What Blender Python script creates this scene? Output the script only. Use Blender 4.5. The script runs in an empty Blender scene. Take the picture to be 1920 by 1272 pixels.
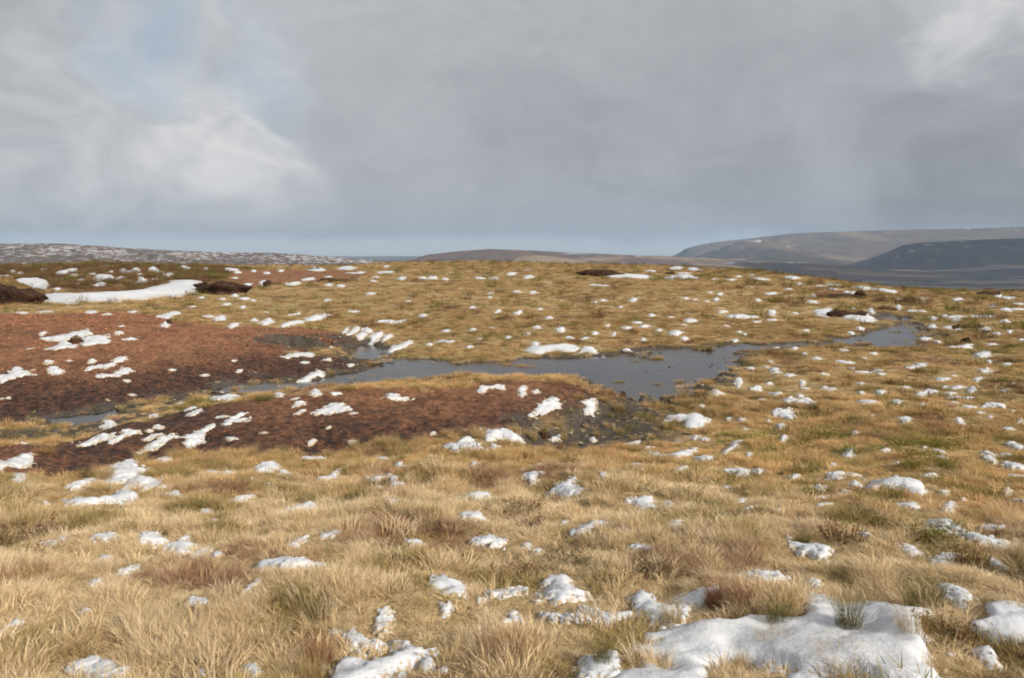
import bpy, math, random
import numpy as np
from mathutils import Vector

random.seed(7)
RS = np.random.RandomState(11)
scene = bpy.context.scene
COL = scene.collection

# ------------------------------------------------------------------ camera
F = 1493.0                      # focal length in photograph pixels (1920 wide)
HORIZON = 470.0
EYE = 1.7
PITCH = math.atan((636.0 - HORIZON) / F)
cam_d = bpy.data.cameras.new('camera')
cam_d.sensor_width = 36.0
cam_d.lens = F / 1920.0 * 36.0
cam_d.clip_start = 0.05
cam_d.clip_end = 60000.0
cam = bpy.data.objects.new('camera', cam_d)
cam.location = (0, 0, EYE)
cam.rotation_euler = (math.pi / 2 - PITCH, 0, 0)
COL.objects.link(cam)
scene.camera = cam

# ------------------------------------------------------------------ light
SUN_EL = math.radians(29.0)
SUN_AZ = math.radians(130.0)    # clockwise from +Y (the view direction): to the right and a little behind
SUN_DIR = Vector((math.sin(SUN_AZ) * math.cos(SUN_EL), math.cos(SUN_AZ) * math.cos(SUN_EL), math.sin(SUN_EL)))
sun_d = bpy.data.lights.new('sun', 'SUN')
sun_d.energy = 3.6
sun_d.angle = math.radians(0.6)
sun_d.color = (1.0, 0.93, 0.83)
sun = bpy.data.objects.new('sun', sun_d)
sun.rotation_euler = (-SUN_DIR).to_track_quat('-Z', 'Y').to_euler()
sun.location = (0, 0, 50)
COL.objects.link(sun)

scene.view_settings.view_transform = 'Standard'
scene.view_settings.look = 'None'
scene.view_settings.exposure = 0.58
scene.view_settings.gamma = 1.0
scene.view_settings.use_curve_mapping = False
scene.render.engine = 'CYCLES'
scene.cycles.use_denoising = True
scene.cycles.use_light_tree = False
scene.cycles.max_bounces = 4
scene.cycles.diffuse_bounces = 2
scene.cycles.glossy_bounces = 2
scene.cycles.transmission_bounces = 4
scene.cycles.volume_bounces = 0
scene.cycles.transparent_max_bounces = 8
scene.cycles.filter_width = 1.9


# ------------------------------------------------------------------ node helpers
class NT:
    def __init__(self, tree):
        self.t = tree
        self.n = tree.nodes
        self.l = tree.links

    def node(self, typ, **kw):
        nd = self.n.new(typ)
        for k, v in kw.items():
            setattr(nd, k, v)
        return nd

    def put(self, sock, v):
        if isinstance(v, bpy.types.NodeSocket):
            self.l.new(v, sock)
        elif v is not None:
            if hasattr(sock, 'default_value'):
                dv = sock.default_value
                if hasattr(dv, '__len__') and not hasattr(v, '__len__'):
                    v = [v] * len(dv)
                elif hasattr(dv, '__len__') and len(dv) == 4 and len(v) == 3:
                    v = (*v, 1.0)
                sock.default_value = v

    def math(self, op, a, b=None, c=None, clamp=False):
        nd = self.node('ShaderNodeMath', operation=op)
        nd.use_clamp = clamp
        self.put(nd.inputs[0], a)
        self.put(nd.inputs[1], b)
        self.put(nd.inputs[2], c)
        return nd.outputs[0]

    def vmath(self, op, a, b=None, scale=None):
        nd = self.node('ShaderNodeVectorMath', operation=op)
        self.put(nd.inputs[0], a)
        self.put(nd.inputs[1], b)
        if scale is not None:
            self.put(nd.inputs['Scale'], scale)
        return nd.outputs['Value'] if op in ('DOT_PRODUCT', 'LENGTH', 'DISTANCE') else nd.outputs[0]

    def noise(self, vec, scale, detail=4.0, rough=0.55, dist=0.0):
        nd = self.node('ShaderNodeTexNoise')
        self.put(nd.inputs['Vector'], vec)
        nd.inputs['Scale'].default_value = scale
        nd.inputs['Detail'].default_value = detail
        nd.inputs['Roughness'].default_value = rough
        nd.inputs['Distortion'].default_value = dist
        return nd.outputs[0]

    def rng(self, v, a, b, c=0.0, d=1.0, smooth=True):
        nd = self.node('ShaderNodeMapRange')
        nd.interpolation_type = 'SMOOTHSTEP' if smooth else 'LINEAR'
        nd.clamp = True
        self.put(nd.inputs[0], v)
        for i, q in enumerate((a, b, c, d)):
            self.put(nd.inputs[i + 1], q)
        return nd.outputs[0]

    def mix(self, fac, a, b, blend='MIX'):
        nd = self.node('ShaderNodeMix', data_type='RGBA', blend_type=blend)
        nd.clamp_factor = True
        self.put(nd.inputs[0], fac)
        self.put(nd.inputs[6], a)
        self.put(nd.inputs[7], b)
        return nd.outputs[2]

    def attr(self, name, typ='GEOMETRY', out='Fac'):
        nd = self.node('ShaderNodeAttribute', attribute_type=typ, attribute_name=name)
        return nd.outputs[out]

    def bump(self, h, strength, dist, normal=None):
        nd = self.node('ShaderNodeBump')
        nd.inputs['Strength'].default_value = strength
        nd.inputs['Distance'].default_value = dist
        self.put(nd.inputs['Height'], h)
        if normal is not None:
            self.put(nd.inputs['Normal'], normal)
        return nd.outputs[0]


def new_mat(name):
    m = bpy.data.materials.new(name)
    m.use_nodes = True
    m.node_tree.nodes.clear()
    g = NT(m.node_tree)
    out = g.node('ShaderNodeOutputMaterial')
    return m, g, out


def principled(g, out, color, rough=0.85, normal=None, spec=0.25):
    p = g.node('ShaderNodeBsdfPrincipled')
    g.put(p.inputs['Base Color'], color)
    g.put(p.inputs['Roughness'], rough)
    p.inputs['Specular IOR Level'].default_value = spec
    if normal is not None:
        g.put(p.inputs['Normal'], normal)
    g.l.new(p.outputs[0], out.inputs['Surface'])
    return p


# ------------------------------------------------------------------ pixel -> ray
CP, SP = math.cos(PITCH), math.sin(PITCH)


def ray(px, py):
    u, v = (px - 960.0) / F, (636.0 - py) / F
    d = np.array([u, CP + v * SP, -SP + v * CP])
    return d


def ray_dir(px, py):
    d = ray(px, py)
    return d / np.linalg.norm(d)


# ------------------------------------------------------------------ sky
world = bpy.data.worlds.new('World')
scene.world = world
world.use_nodes = True
world.node_tree.nodes.clear()
g = NT(world.node_tree)
wout = g.node('ShaderNodeOutputWorld')
bg = g.node('ShaderNodeBackground')
bg.inputs['Strength'].default_value = 0.1
g.l.new(bg.outputs[0], wout.inputs[0])
sky = g.node('ShaderNodeTexSky', sky_type='NISHITA')
sky.sun_disc = False
sky.sun_elevation = SUN_EL
sky.sun_rotation = SUN_AZ
sky.altitude = 500
sky.air_density = 1.0
sky.dust_density = 0.2
sky.ozone_density = 1.5
tc = g.node('ShaderNodeTexCoord')
dirv = tc.outputs['Generated']
sep = g.node('ShaderNodeSeparateXYZ')
g.l.new(dirv, sep.inputs[0])
dz = sep.outputs['Z']
stretch = g.vmath('MULTIPLY', dirv, (1.0, 1.0, 1.6))
wn = g.node('ShaderNodeTexNoise')
g.put(wn.inputs['Vector'], stretch)
wn.inputs['Scale'].default_value = 4.0
wn.inputs['Detail'].default_value = 3.0
wn.inputs['Roughness'].default_value = 0.55
warp = g.vmath('SCALE', g.vmath('SUBTRACT', wn.outputs[1], (0.5, 0.5, 0.5)), scale=0.34)
wdir = g.vmath('NORMALIZE', g.vmath('ADD', dirv, warp))


def blob(px, py, r_in, r_out, d=None):
    dd = ray_dir(px, py)
    dot = g.vmath('DOT_PRODUCT', d or wdir, tuple(dd))
    return g.rng(dot, math.cos(math.radians(r_out)), math.cos(math.radians(r_in)))


n_big = g.noise(stretch, 2.2, 2.0, 0.5)
n_mid = g.noise(g.vmath('ADD', stretch, warp), 6.0, 4.0, 0.58)
n_fine = g.noise(g.vmath('ADD', stretch, warp), 19.0, 3.0, 0.55)
lum = g.math('ADD', 0.315, g.math('MULTIPLY', g.math('SUBTRACT', n_big, 0.5), 0.13))
lum = g.math('ADD', lum, g.math('MULTIPLY', g.math('SUBTRACT', n_mid, 0.5), 0.09))
lum = g.math('ADD', lum, g.math('MULTIPLY', g.math('SUBTRACT', n_fine, 0.5), 0.07))
puff = g.rng(g.math('ADD', g.math('MULTIPLY', n_mid, 0.65), g.math('MULTIPLY', n_fine, 0.35)), 0.33, 0.66, 0.3, 1.05)
for (bx, by, ri, ro, amt) in ((450, 190, 0.0, 7.5, 0.10), (330, 300, 0.0, 13.0, 0.045), (60, 300, 0, 14, 0.045), (1880, 20, 0.0, 7.5, 0.13), (1700, 390, .0, 6.0, 0.015)):
    lum = g.math('ADD', lum, g.math('MULTIPLY', g.math('MULTIPLY', blob(bx, by, ri, ro), puff), amt))
for (bx, by, ri, ro, amt) in ((1860, 330, 0.0, 9.0, -0.065), (1620, 310, 0, 13.0, -0.045), (1200, 320, 0, 16.0, -0.03)):
    lum = g.math('ADD', lum, g.math('MULTIPLY', blob(bx, by, ri, ro), amt))
lum = g.math('MAXIMUM', lum, 0.12)
tone = g.mix(g.rng(lum, 0.25, 0.55), (0.96, 0.985, 1.04), (1.02, 1.0, 0.985))
ccol = g.vmath('SCALE', tone, scale=g.math('MULTIPLY', lum, 10.0))
zz = g.math('ADD', dz, g.math('MULTIPLY', g.math('SUBTRACT', n_mid, 0.5), 0.045))
strip = g.rng(zz, 0.006, 0.026, 1.0, 0.0)
gap = g.math('MAXIMUM', g.math('MULTIPLY', blob(260, 20, 0.0, 6.0), 0.30), g.math('MULTIPLY', blob(530, 90, 0.0, 5.0), 0.17))
gap = g.math('MULTIPLY', gap, g.rng(n_mid, .42, .60, 1.0, .35))
clear = g.math('MAXIMUM', g.math('MULTIPLY', strip, 0.85), gap)
blue = g.mix(0.62, sky.outputs[0], (2.35, 3.3, 4.5))
skyc = g.mix(clear, ccol, blue)
g.l.new(skyc, bg.inputs['Color'])


# ------------------------------------------------------------------ numpy noise
def _hash(ix, iy, seed):
    h = (ix.astype(np.int64) * 374761393 + iy.astype(np.int64) * 668265263 + seed * 2147483647) & 0xFFFFFFFF
    h = ((h ^ (h >> 13)) * 1274126177) & 0xFFFFFFFF
    h = h ^ (h >> 16)
    return (h & 0xFFFFFF) / float(0xFFFFFF)


def vnoise(x, y, seed=0):
    x = np.asarray(x, float)
    y = np.asarray(y, float)
    ix, iy = np.floor(x), np.floor(y)
    fx, fy = x - ix, y - iy
    fx = fx * fx * fx * (fx * (fx * 6 - 15) + 10)
    fy = fy * fy * fy * (fy * (fy * 6 - 15) + 10)
    a, b = _hash(ix, iy, seed), _hash(ix + 1, iy, seed)
    c, d = _hash(ix, iy + 1, seed), _hash(ix + 1, iy + 1, seed)
    return (a * (1 - fx) + b * fx) * (1 - fy) + (c * (1 - fx) + d * fx) * fy


def fbm(x, y, oct=4, seed=0, gain=0.5):
    s, a, t = 0.0, 1.0, 0.0
    x = np.asarray(x, float)
    y = np.asarray(y, float)
    for o in range(oct):
        c, si = math.cos(o * 1.1 + .3), math.sin(o * 1.1 + .3)
        s = s + a * vnoise((x * c - y * si) * 2 ** o, (x * si + y * c) * 2 ** o, seed + o * 17)
        t += a
        a *= gain
    return s / t


def sstep(a, b, v):
    t = np.clip((v - a) / (b - a), 0, 1)
    return t * t * (3 - 2 * t)


# ------------------------------------------------------------------ terrain
WATER = -1.10
CTRL = [(-150, 1272, 0), (300, 1272, 0), (960, 1272, 0), (1500, 1272, .03), (2100, 1272, .05),
        (-150, 1100, -.12), (500, 1100, -.1), (1000, 1100, -.1), (1500, 1100, -.08), (2100, 1100, -.05),
        (-100, 1000, -.3), (500, 1000, -.27), (1000, 1000, -.25), (1500, 1000, -.22), (2050, 1000, -.2),
        (-100, 930, -.52), (500, 930, -.45), (1000, 930, -.42), (1500, 930, -.4), (2050, 930, -.35),
        (-60, 890, -.68), (200, 880, -.66), (500, 875, -.64), (800, 865, -.66), (1050, 870, -.66), (1300, 870, -.66), (1700, 880, -.5), (2000, 880, -.48),
        (1700, 800, -.7), (2000, 800, -.66), (1500, 800, -.8), (1700, 740, -.85), (2000, 740, -.8), (1500, 740, -.92),
        (1700, 700, -.95), (2000, 700, -.9), (1500, 690, -1.0), (1850, 660, -1.0), (2050, 640, -1.0), (1600, 665, -1.03), (1800, 620, -1.04), (2000, 600, -1.02), (1750, 590, -1.05),
        (1850, 570, -1.0), (2050, 570, -1.0), (1920, 555, -1.0), (2050, 556, -1.0), (1800, 553, -1.0),
        (300, 855, -.97), (600, 850, -.98), (800, 838, -.98), (950, 825, -1.0), (100, 880, -.9),
        (960, 720, -.66), (850, 725, -.62), (700, 733, -.65), (560, 745, -.72), (430, 757, -.8), (250, 800, -.86), (60, 850, -.82), (1050, 728, -.72), (1140, 748, -.9),
        (850, 770, -.78), (600, 800, -.86), (400, 815, -.92), (1000, 770, -.85),
        (1100, 800, -1.06), (1180, 830, -1.04), (1010, 835, -1.05), (1230, 795, -1.06),
        (1330, 705, -1.0), (1370, 760, -.97), (1330, 830, -.9), (1420, 700, -1.0),
        (0, 795, -1.06), (150, 772, -1.06), (300, 748, -1.07), (450, 717, -1.06), (600, 708, -1.05), (690, 685, -1.05), (120, 815, -1.06), (300, 780, -1.06), (480, 738, -1.08), (700, 715, -1.12), (950, 700, -1.14),
        (0, 710, -.78), (200, 695, -.74), (400, 675, -.77), (580, 650, -.85), (600, 685, -.98),
        (-100, 600, -.45), (0, 600, -.45), (200, 590, -.4), (400, 605, -.5), (550, 620, -.66), (640, 632, -.85),
        (-100, 578, -.75), (0, 580, -.75), (200, 575, -.75), (400, 585, -.82), (550, 600, -.88), (660, 612, -.93),
        (200, 556, -.55), (450, 545, -.5), (0, 560, -.6), (-150, 560, -.6), (100, 520, -.1), (-150, 520, -.1), (400, 520, -.1), (600, 540, -.45),
        (-150, 486, .8), (0, 486, .8), (300, 492, .55), (500, 501, .15), (620, 502, .05), (150, 486, .8),
        (750, 660, -1.1), (900, 645, -1.02), (900, 600, -.8), (900, 560, -.5), (900, 530, -.2), (900, 510, .1), (850, 493, .55), (720, 498, .3), (720, 560, -.6), (1000, 495, .4), (1100, 500, .2), (1300, 504, .0), (1400, 511, -.25),
        (1500, 522, -.5), (1600, 535, -.7), (1700, 549, -.95), (1300, 645, -1.06), (1300, 590, -.8), (1300, 550, -.45), (1300, 525, -.2), (1500, 625, -1.06), (1500, 580, -.85), (1500, 550, -.65), (1650, 575, -1.0), (1600, 605, -1.04), (1100, 640, -1.0), (1100, 600, -.82), (1100, 540, -.35)]


def q_of(x, y):
    r = np.sqrt(x * x + y * y)
    th = np.arctan2(x, y)
    th = np.clip(th, -0.86, 0.86)
    return th * 2.2, np.log(np.maximum(r, 2.6)), r, np.arctan2(x, y)


_pts, _z = [], []
for (px, py, z) in CTRL:
    d = ray(px, py)
    t = (z - EYE) / d[2]
    _pts.append((d[0] * t, d[1] * t))
    _z.append(z)
_P = np.array(_pts)
_qa, _qb, _, _ = q_of(_P[:, 0], _P[:, 1])
_Q = np.stack([_qa, _qb], 1)
_n = len(_Q)


def _phi(d2):
    return np.where(d2 > 1e-12, 0.5 * d2 * np.log(np.maximum(d2, 1e-12)), 0)


_K = _phi(((_Q[:, None] - _Q[None]) ** 2).sum(-1)) + np.eye(_n) * 2e-4
_A = np.zeros((_n + 3, _n + 3))
_A[:_n, :_n] = _K
_A[:_n, _n] = 1
_A[:_n, _n + 1:] = _Q
_A[_n, :_n] = 1
_A[_n + 1:, :_n] = _Q.T
_W = np.linalg.solve(_A, np.concatenate([np.array(_z), np.zeros(3)]))


def macro_exact(x, y):
    """large-scale height of the moor"""
    x = np.atleast_1d(np.asarray(x, float))
    y = np.atleast_1d(np.asarray(y, float))
    sh = x.shape
    x, y = x.ravel(), y.ravel()
    a, b, r, th = q_of(x, y)
    rc = 80.0 - 30.0 * sstep(0.2, 0.5, th)
    rc = np.where(th > 1.2, 50.0, rc)
    b = np.log(np.clip(r, 2.6, rc))
    z = np.empty_like(x)
    for i in range(0, len(x), 20000):
        s = slice(i, i + 20000)
        q = np.stack([a[s], b[s]], 1)
        k = _phi(((q[:, None] - _Q[None]) ** 2).sum(-1))
        z[s] = k @ _W[:_n] + _W[_n] + q @ _W[_n + 1:]
    over = np.maximum(r - rc, 0)
    side = sstep(0.86, 1.5, np.abs(th))
    z = z * (1 - side) + side * (-0.02 * np.minimum(r, 60))
    drop = 0.012 * over + 0.0006 * over ** 2
    zf = z - drop
    valley = -80.0 + 5 * (fbm(x / 400, y / 400, 4, 5) - .5)
    k = 12.0
    zf = np.where(over > 0, np.maximum(zf, valley), z)
    return zf.reshape(sh)


_LT = np.linspace(-0.9, 0.9, 420)
_LB = np.linspace(math.log(1.5), math.log(145.0), 460)
_MT, _MB = np.meshgrid(_LT, _LB)
_LUT = macro_exact(np.exp(_MB) * np.sin(_MT), np.exp(_MB) * np.cos(_MT))


def macro(x, y):
    """interpolated from a table near the viewer, exact elsewhere"""
    x = np.atleast_1d(np.asarray(x, float))
    y = np.atleast_1d(np.asarray(y, float))
    sh = x.shape
    x, y = x.ravel(), y.ravel()
    r, th = np.sqrt(x * x + y * y), np.arctan2(x, y)
    i = (np.log(np.maximum(r, 1e-3)) - _LB[0]) / (_LB[1] - _LB[0])
    j = (th - _LT[0]) / (_LT[1] - _LT[0])
    ok = (i >= 0) & (i < len(_LB) - 1) & (j >= 0) & (j < len(_LT) - 1)
    z = np.empty_like(x)
    if ok.any():
        a, b = np.floor(i[ok]).astype(int), np.floor(j[ok]).astype(int)
        u, v = i[ok] - a, j[ok] - b
        z[ok] = (_LUT[a, b] * (1 - u) + _LUT[a + 1, b] * u) * (1 - v) + (_LUT[a, b + 1] * (1 - u) + _LUT[a + 1, b + 1] * u) * v
    if (~ok).any():
        z[~ok] = macro_exact(x[~ok], y[~ok])
    return z.reshape(sh)


def hit(px, py, zoff=0.0, tmax=140.0):
    """where the line of sight of a photograph pixel meets the moor"""
    d = ray(px, py)
    t = np.exp(np.linspace(math.log(2.4), math.log(tmax), 380))
    zz_ = EYE + d[2] * t
    h = macro(d[0] * t, d[1] * t) + zoff
    below = np.nonzero(zz_ <= h)[0]
    if len(below) == 0:
        i = int(np.argmin(zz_ - h))
        return np.array([d[0] * t[i], d[1] * t[i]])
    i = below[0]
    if i == 0:
        tt = t[0]
    else:
        e0, e1 = zz_[i - 1] - h[i - 1], zz_[i] - h[i]
        tt = t[i - 1] + (t[i] - t[i - 1]) * e0 / (e0 - e1)
    return np.array([d[0] * tt, d[1] * tt])


def on_plane(px, py, z):
    d = ray(px, py)
    t = (z - EYE) / d[2]
    return np.array([d[0] * t, d[1] * t])


def sdf_poly(P, x, y):
    """signed distance to polygon P, positive inside"""
    x = np.asarray(x, float)
    y = np.asarray(y, float)
    best = np.full(x.shape, 1e18)
    inside = np.zeros(x.shape, bool)
    n = len(P)
    for i in range(n):
        ax, ay = P[i]
        bx, by = P[(i + 1) % n]
        ex, ey = bx - ax, by - ay
        L = ex * ex + ey * ey + 1e-12
        t = np.clip(((x - ax) * ex + (y - ay) * ey) / L, 0, 1)
        dx, dy = x - ax - t * ex, y - ay - t * ey
        best = np.minimum(best, dx * dx + dy * dy)
        c = ((ay > y) != (by > y)) & (x < (bx - ax) * (y - ay) / ((by - ay) if abs(by - ay) > 1e-12 else 1e-12) + ax)
        inside ^= c
    s = np.sqrt(best)
    return np.where(inside, s, -s)


def poly_near(P, x, y, m):
    return (x > P[:, 0].min() - m) & (x < P[:, 0].max() + m) & (y > P[:, 1].min() - m) & (y < P[:, 1].max() + m)


WATER_PX = [
    [(140, 786), (200, 770), (320, 744), (400, 728), (480, 716), (560, 717), (640, 708), (700, 690), (690, 673), (640, 668), (540, 664), (560, 659), (620, 655), (690, 648), (720, 653), (745, 668), (800, 670), (860, 682), (960, 682), (1060, 674), (1130, 672), (1190, 661), (1280, 655), (1330, 649), (1400, 645), (1420, 655), (1395, 668), (1355, 680), (1340, 700), (1320, 716), (1290, 737), (1255, 765), (1215, 762), (1180, 748), (1140, 740), (1060, 732), (950, 726), (850, 728), (700, 742), (600, 748), (480, 746), (400, 748), (330, 755), (220, 777)],
    [(1420, 648), (1480, 645), (1550, 645), (1560, 648), (1480, 650)],
    [(1575, 644), (1600, 635), (1655, 620), (1675, 604), (1645, 590), (1668, 587), (1700, 604), (1742, 618), (1732, 636), (1690, 650), (1600, 653)],
    [(1000, 822), (1034, 819), (1042, 832), (1012, 840)],
]
WATER_P = [np.array([on_plane(px, py, WATER) for px, py in P]) for P in WATER_PX]


def water_sdf(x, y):
    s = np.full(np.shape(x), -50.0)
    for P in WATER_P:
        m = poly_near(P, x, y, 3.0)
        if m.any():
            s[m] = np.maximum(s[m], sdf_poly(P, x[m], y[m]))
    m = s > -3
    if m.any():
        s[m] += (fbm(x[m] * 2.2, y[m] * 2.2, 4, 91, .6) - .5) * 0.9 + (fbm(x[m] * .7, y[m] * .7, 2, 92) - .5) * 1.3 - .6 * sstep(.62, .74, fbm(x[m] * 1.1, y[m] * 1.6, 3, 94)) + .32
    return s


PEAT_PX = [
    [(-60, 590), (100, 590), (230, 585), (330, 603), (430, 613), (560, 614), (640, 625), (662, 640), (625, 653), (540, 662), (640, 668), (700, 673), (695, 690), (600, 708), (500, 714), (430, 724), (330, 742), (200, 767), (60, 796), (-60, 806)],
    [(-60, 852), (120, 828), (250, 790), (330, 768), (420, 756), (520, 745), (640, 735), (760, 727), (900, 719), (960, 715), (1050, 719), (1120, 727), (1150, 747), (1105, 762), (1060, 790), (980, 800), (900, 810), (800, 828), (700, 838), (600, 850), (480, 852), (330, 852), (260, 872), (170, 893), (-60, 893)],
    [(430, 506), (620, 505), (700, 512), (640, 525), (560, 531), (480, 538), (425, 545), (405, 530)],
    [(1520, 548), (1620, 545), (1630, 563), (1530, 561)],
]
PEAT_P = [np.array([hit(px, py) for px, py in P]) for P in PEAT_PX]
HEATH_PX = [[(-60, 485), (150, 484), (300, 490), (470, 502), (440, 540), (390, 548), (240, 552), (60, 545), (-60, 580)]]
HEATH_P = [np.array([hit(px, py) for px, py in P]) for P in HEATH_PX]
GRAVEL_PX = [[(1060, 795), (1150, 752), (1250, 772), (1290, 800), (1260, 832), (1180, 852), (1080, 852), (1010, 842), (1000, 815)],
             [(60, 806), (220, 782), (330, 760), (360, 775), (250, 800), (100, 830), (-60, 845), (-60, 812)]]
GRAVEL_P = [np.array([on_plane(px, py, -1.05) for px, py in P]) for P in GRAVEL_PX]


def zone(polys, x, y, soft, nz=0.5, seed=40):
    w = np.full(np.shape(x), -50.0)
    for P in polys:
        m = poly_near(P, x, y, 4.0)
        if m.any():
            w[m] = np.maximum(w[m], sdf_poly(P, x[m], y[m]))
    r = np.sqrt(x * x + y * y)
    m = w > -4
    if m.any():
        w[m] += (fbm(x[m] * 1.5, y[m] * 1.5, 4, seed) - .5) * nz * 2 * np.clip(r[m] / 18, .4, 3)
    return sstep(-soft, soft, w)


def terrain(x, y, micro=1.0):
    x = np.atleast_1d(np.asarray(x, float))
    y = np.atleast_1d(np.asarray(y, float))
    z = macro(x, y)
    r = np.sqrt(x * x + y * y)
    near = r < 140
    if near.any():
        xn, yn, rn = x[near], y[near], r[near]
        peat = zone(PEAT_P, xn, yn, .25)
        ws = water_sdf(xn, yn)
        wet = sstep(-0.9, -0.05, ws)
        hum = (fbm(xn * 1.7, yn * 1.7, 3, 3) - .5) * 0.16 + (fbm(xn * 0.45, yn * 0.45, 2, 8) - .5) * 0.14
        hum += (fbm(xn * 0.16, yn * 0.16, 2, 9) - .5) * 0.35 * sstep(25, 60, rn)
        clod = (fbm(xn * 5, yn * 5, 3, 21) - .5) * 0.10 + (fbm(xn * 1.3, yn * 1.3, 3, 22) - .5) * 0.10
        bumps = (hum * (1 - peat) + clod * peat) * (1 - 0.75 * wet) * micro
        zn = z[near] + bumps
        inw = sstep(-0.06, 0.5, ws)
        bed = WATER - 0.10 - 0.06 * fbm(xn * 2, yn * 2, 3, 33) + 0.06
        guard = (rn > 8) & (rn < 46) & (ws > -6)
        zn = np.where(guard, np.maximum(zn, WATER + 0.018 + 0.03 * np.clip(-ws, 0, 2)), zn)
        zn = zn * (1 - inw) + np.minimum(zn, bed) * inw
        z[near] = zn
    far = r > 200
    if far.any():
        z[far] += (fbm(x[far] / 60, y[far] / 60, 3, 71) - .5) * np.clip((r[far] - 200) / 300, 0, 1) * 5
    return z


# ------------------------------------------------------------------ mesh helpers
def link(o, parent=None):
    COL.objects.link(o)
    if parent is not None:
        o.parent = parent
    return o


def mesh_np(name, V, faces, smooth=True, mats=()):
    me = bpy.data.meshes.new(name)
    V = np.asarray(V, float)
    if isinstance(faces, np.ndarray):
        k = faces.shape[1]
        me.vertices.add(len(V))
        me.vertices.foreach_set('co', V.ravel())
        me.loops.add(faces.size)
        me.loops.foreach_set('vertex_index', faces.ravel().astype(np.int32))
        me.polygons.add(len(faces))
        me.polygons.foreach_set('loop_start', np.arange(0, faces.size, k, dtype=np.int32))
        me.polygons.foreach_set('loop_total', np.full(len(faces), k, dtype=np.int32))
        me.update(calc_edges=True)
        me.validate()
    else:
        me.from_pydata([tuple(v) for v in V], [], faces)
    if smooth and len(me.polygons):
        me.polygons.foreach_set('use_smooth', np.ones(len(me.polygons), bool))
    for m in mats:
        me.materials.append(m)
    return me


def set_attr(me, name, arr, typ='FLOAT', dom='POINT'):
    a = me.attributes.new(name, typ, dom)
    key = {'FLOAT': 'value', 'INT': 'value', 'FLOAT_VECTOR': 'vector', 'FLOAT_COLOR': 'color'}[typ]
    a.data.foreach_set(key, np.asarray(arr).ravel().astype(np.int32 if typ == 'INT' else np.float32))


def tag(o, label=None, cat=None, group=None, kind=None):
    for k, v in (('label', label), ('category', cat), ('group', group), ('kind', kind)):
        if v:
            o[k] = v
    return o


def grid_faces(nr, nc, wrap=False):
    i = np.arange(nr - 1)[:, None]
    j = np.arange(nc if wrap else nc - 1)[None]
    a = i * nc + j
    b = i * nc + (j + 1) % nc
    return np.stack([a, b, b + nc, a + nc], -1).reshape(-1, 4)


# ------------------------------------------------------------------ materials
def mat_ground():
    m, g, out = new_mat('moor_soil')
    co = g.node('ShaderNodeTexCoord').outputs['Object']
    peat, wet, heath = g.attr('peat'), g.attr('wet'), g.attr('heath')
    far = g.attr('far')
    grav = g.attr('gravel')
    n1 = g.noise(co, 1.3, 6, 0.6)
    n2 = g.noise(co, 9.0, 6, 0.65)
    n3 = g.noise(co, 38.0, 4, 0.6)
    litter = g.mix(g.rng(n2, .35, .68), (0.26, 0.18, 0.085), (0.50, 0.37, 0.19))
    litter = g.mix(g.rng(n1, .5, .68), litter, (0.28, 0.215, 0.09))
    heathc = g.mix(g.rng(n2, .38, .62), (0.07, 0.036, 0.022), (0.19, 0.088, 0.042))
    pt = g.mix(g.rng(n2, .34, .66), (0.17, 0.081, 0.042), (0.38, 0.186, 0.098))
    pt = g.mix(g.rng(n3, .52, .72), pt, (0.10, 0.05, 0.03))
    pt = g.mix(g.rng(n1, .48, .66, 0, .8), pt, (0.11, 0.052, 0.03))
    pt = g.mix(wet, pt, g.mix(g.rng(n2, .4, .66), (0.022, 0.014, 0.011), (0.15, 0.065, 0.033)))  # low peat darker: soaked, with shade of the steep faces painted in
    base = g.mix(heath, litter, heathc)
    base = g.mix(peat, base, pt)
    gv = g.mix(g.rng(n3, .4, .66), (0.04, 0.033, 0.027), (0.14, 0.115, 0.085))
    base = g.mix(grav, base, gv)
    # distant valley: heather moor with pale grass fields
    nf1 = g.noise(co, 0.0022, 6, 0.6, 0.4)
    nf2 = g.noise(co, 0.011, 5, 0.6)
    valley = g.mix(g.rng(nf2, .4, .64), (0.06, 0.05, 0.042), (0.11, 0.082, 0.058))
    valley = g.mix(g.rng(nf1, .52, .60), valley, (0.30, 0.24, 0.13))
    base = g.mix(far, base, valley)
    h = g.math('ADD', g.math('MULTIPLY', n2, 0.7), g.math('MULTIPLY', n3, 0.45))
    nrm = g.bump(h, 0.9, 0.05)
    rough = g.math('SUBTRACT', 0.95, g.math('MULTIPLY', g.math('MULTIPLY', wet, peat), 0.35))
    principled(g, out, base, rough, nrm, 0.2)
    return m


def mat_plain(name, c1, c2, scale, rough=0.9, bump=0.6, bdist=0.03, c3=None):
    m, g, out = new_mat(name)
    co = g.node('ShaderNodeTexCoord').outputs['Object']
    n = g.noise(co, scale, 6, 0.6)
    n2 = g.noise(co, scale * 4.3, 4, 0.6)
    c = g.mix(g.rng(n, .36, .66), c1, c2)
    if c3:
        c = g.mix(g.rng(n2, .56, .72), c, c3)
    nrm = g.bump(g.math('ADD', n, g.math('MULTIPLY', n2, .5)), bump, bdist)
    principled(g, out, c, rough, nrm, 0.2)
    return m


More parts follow.
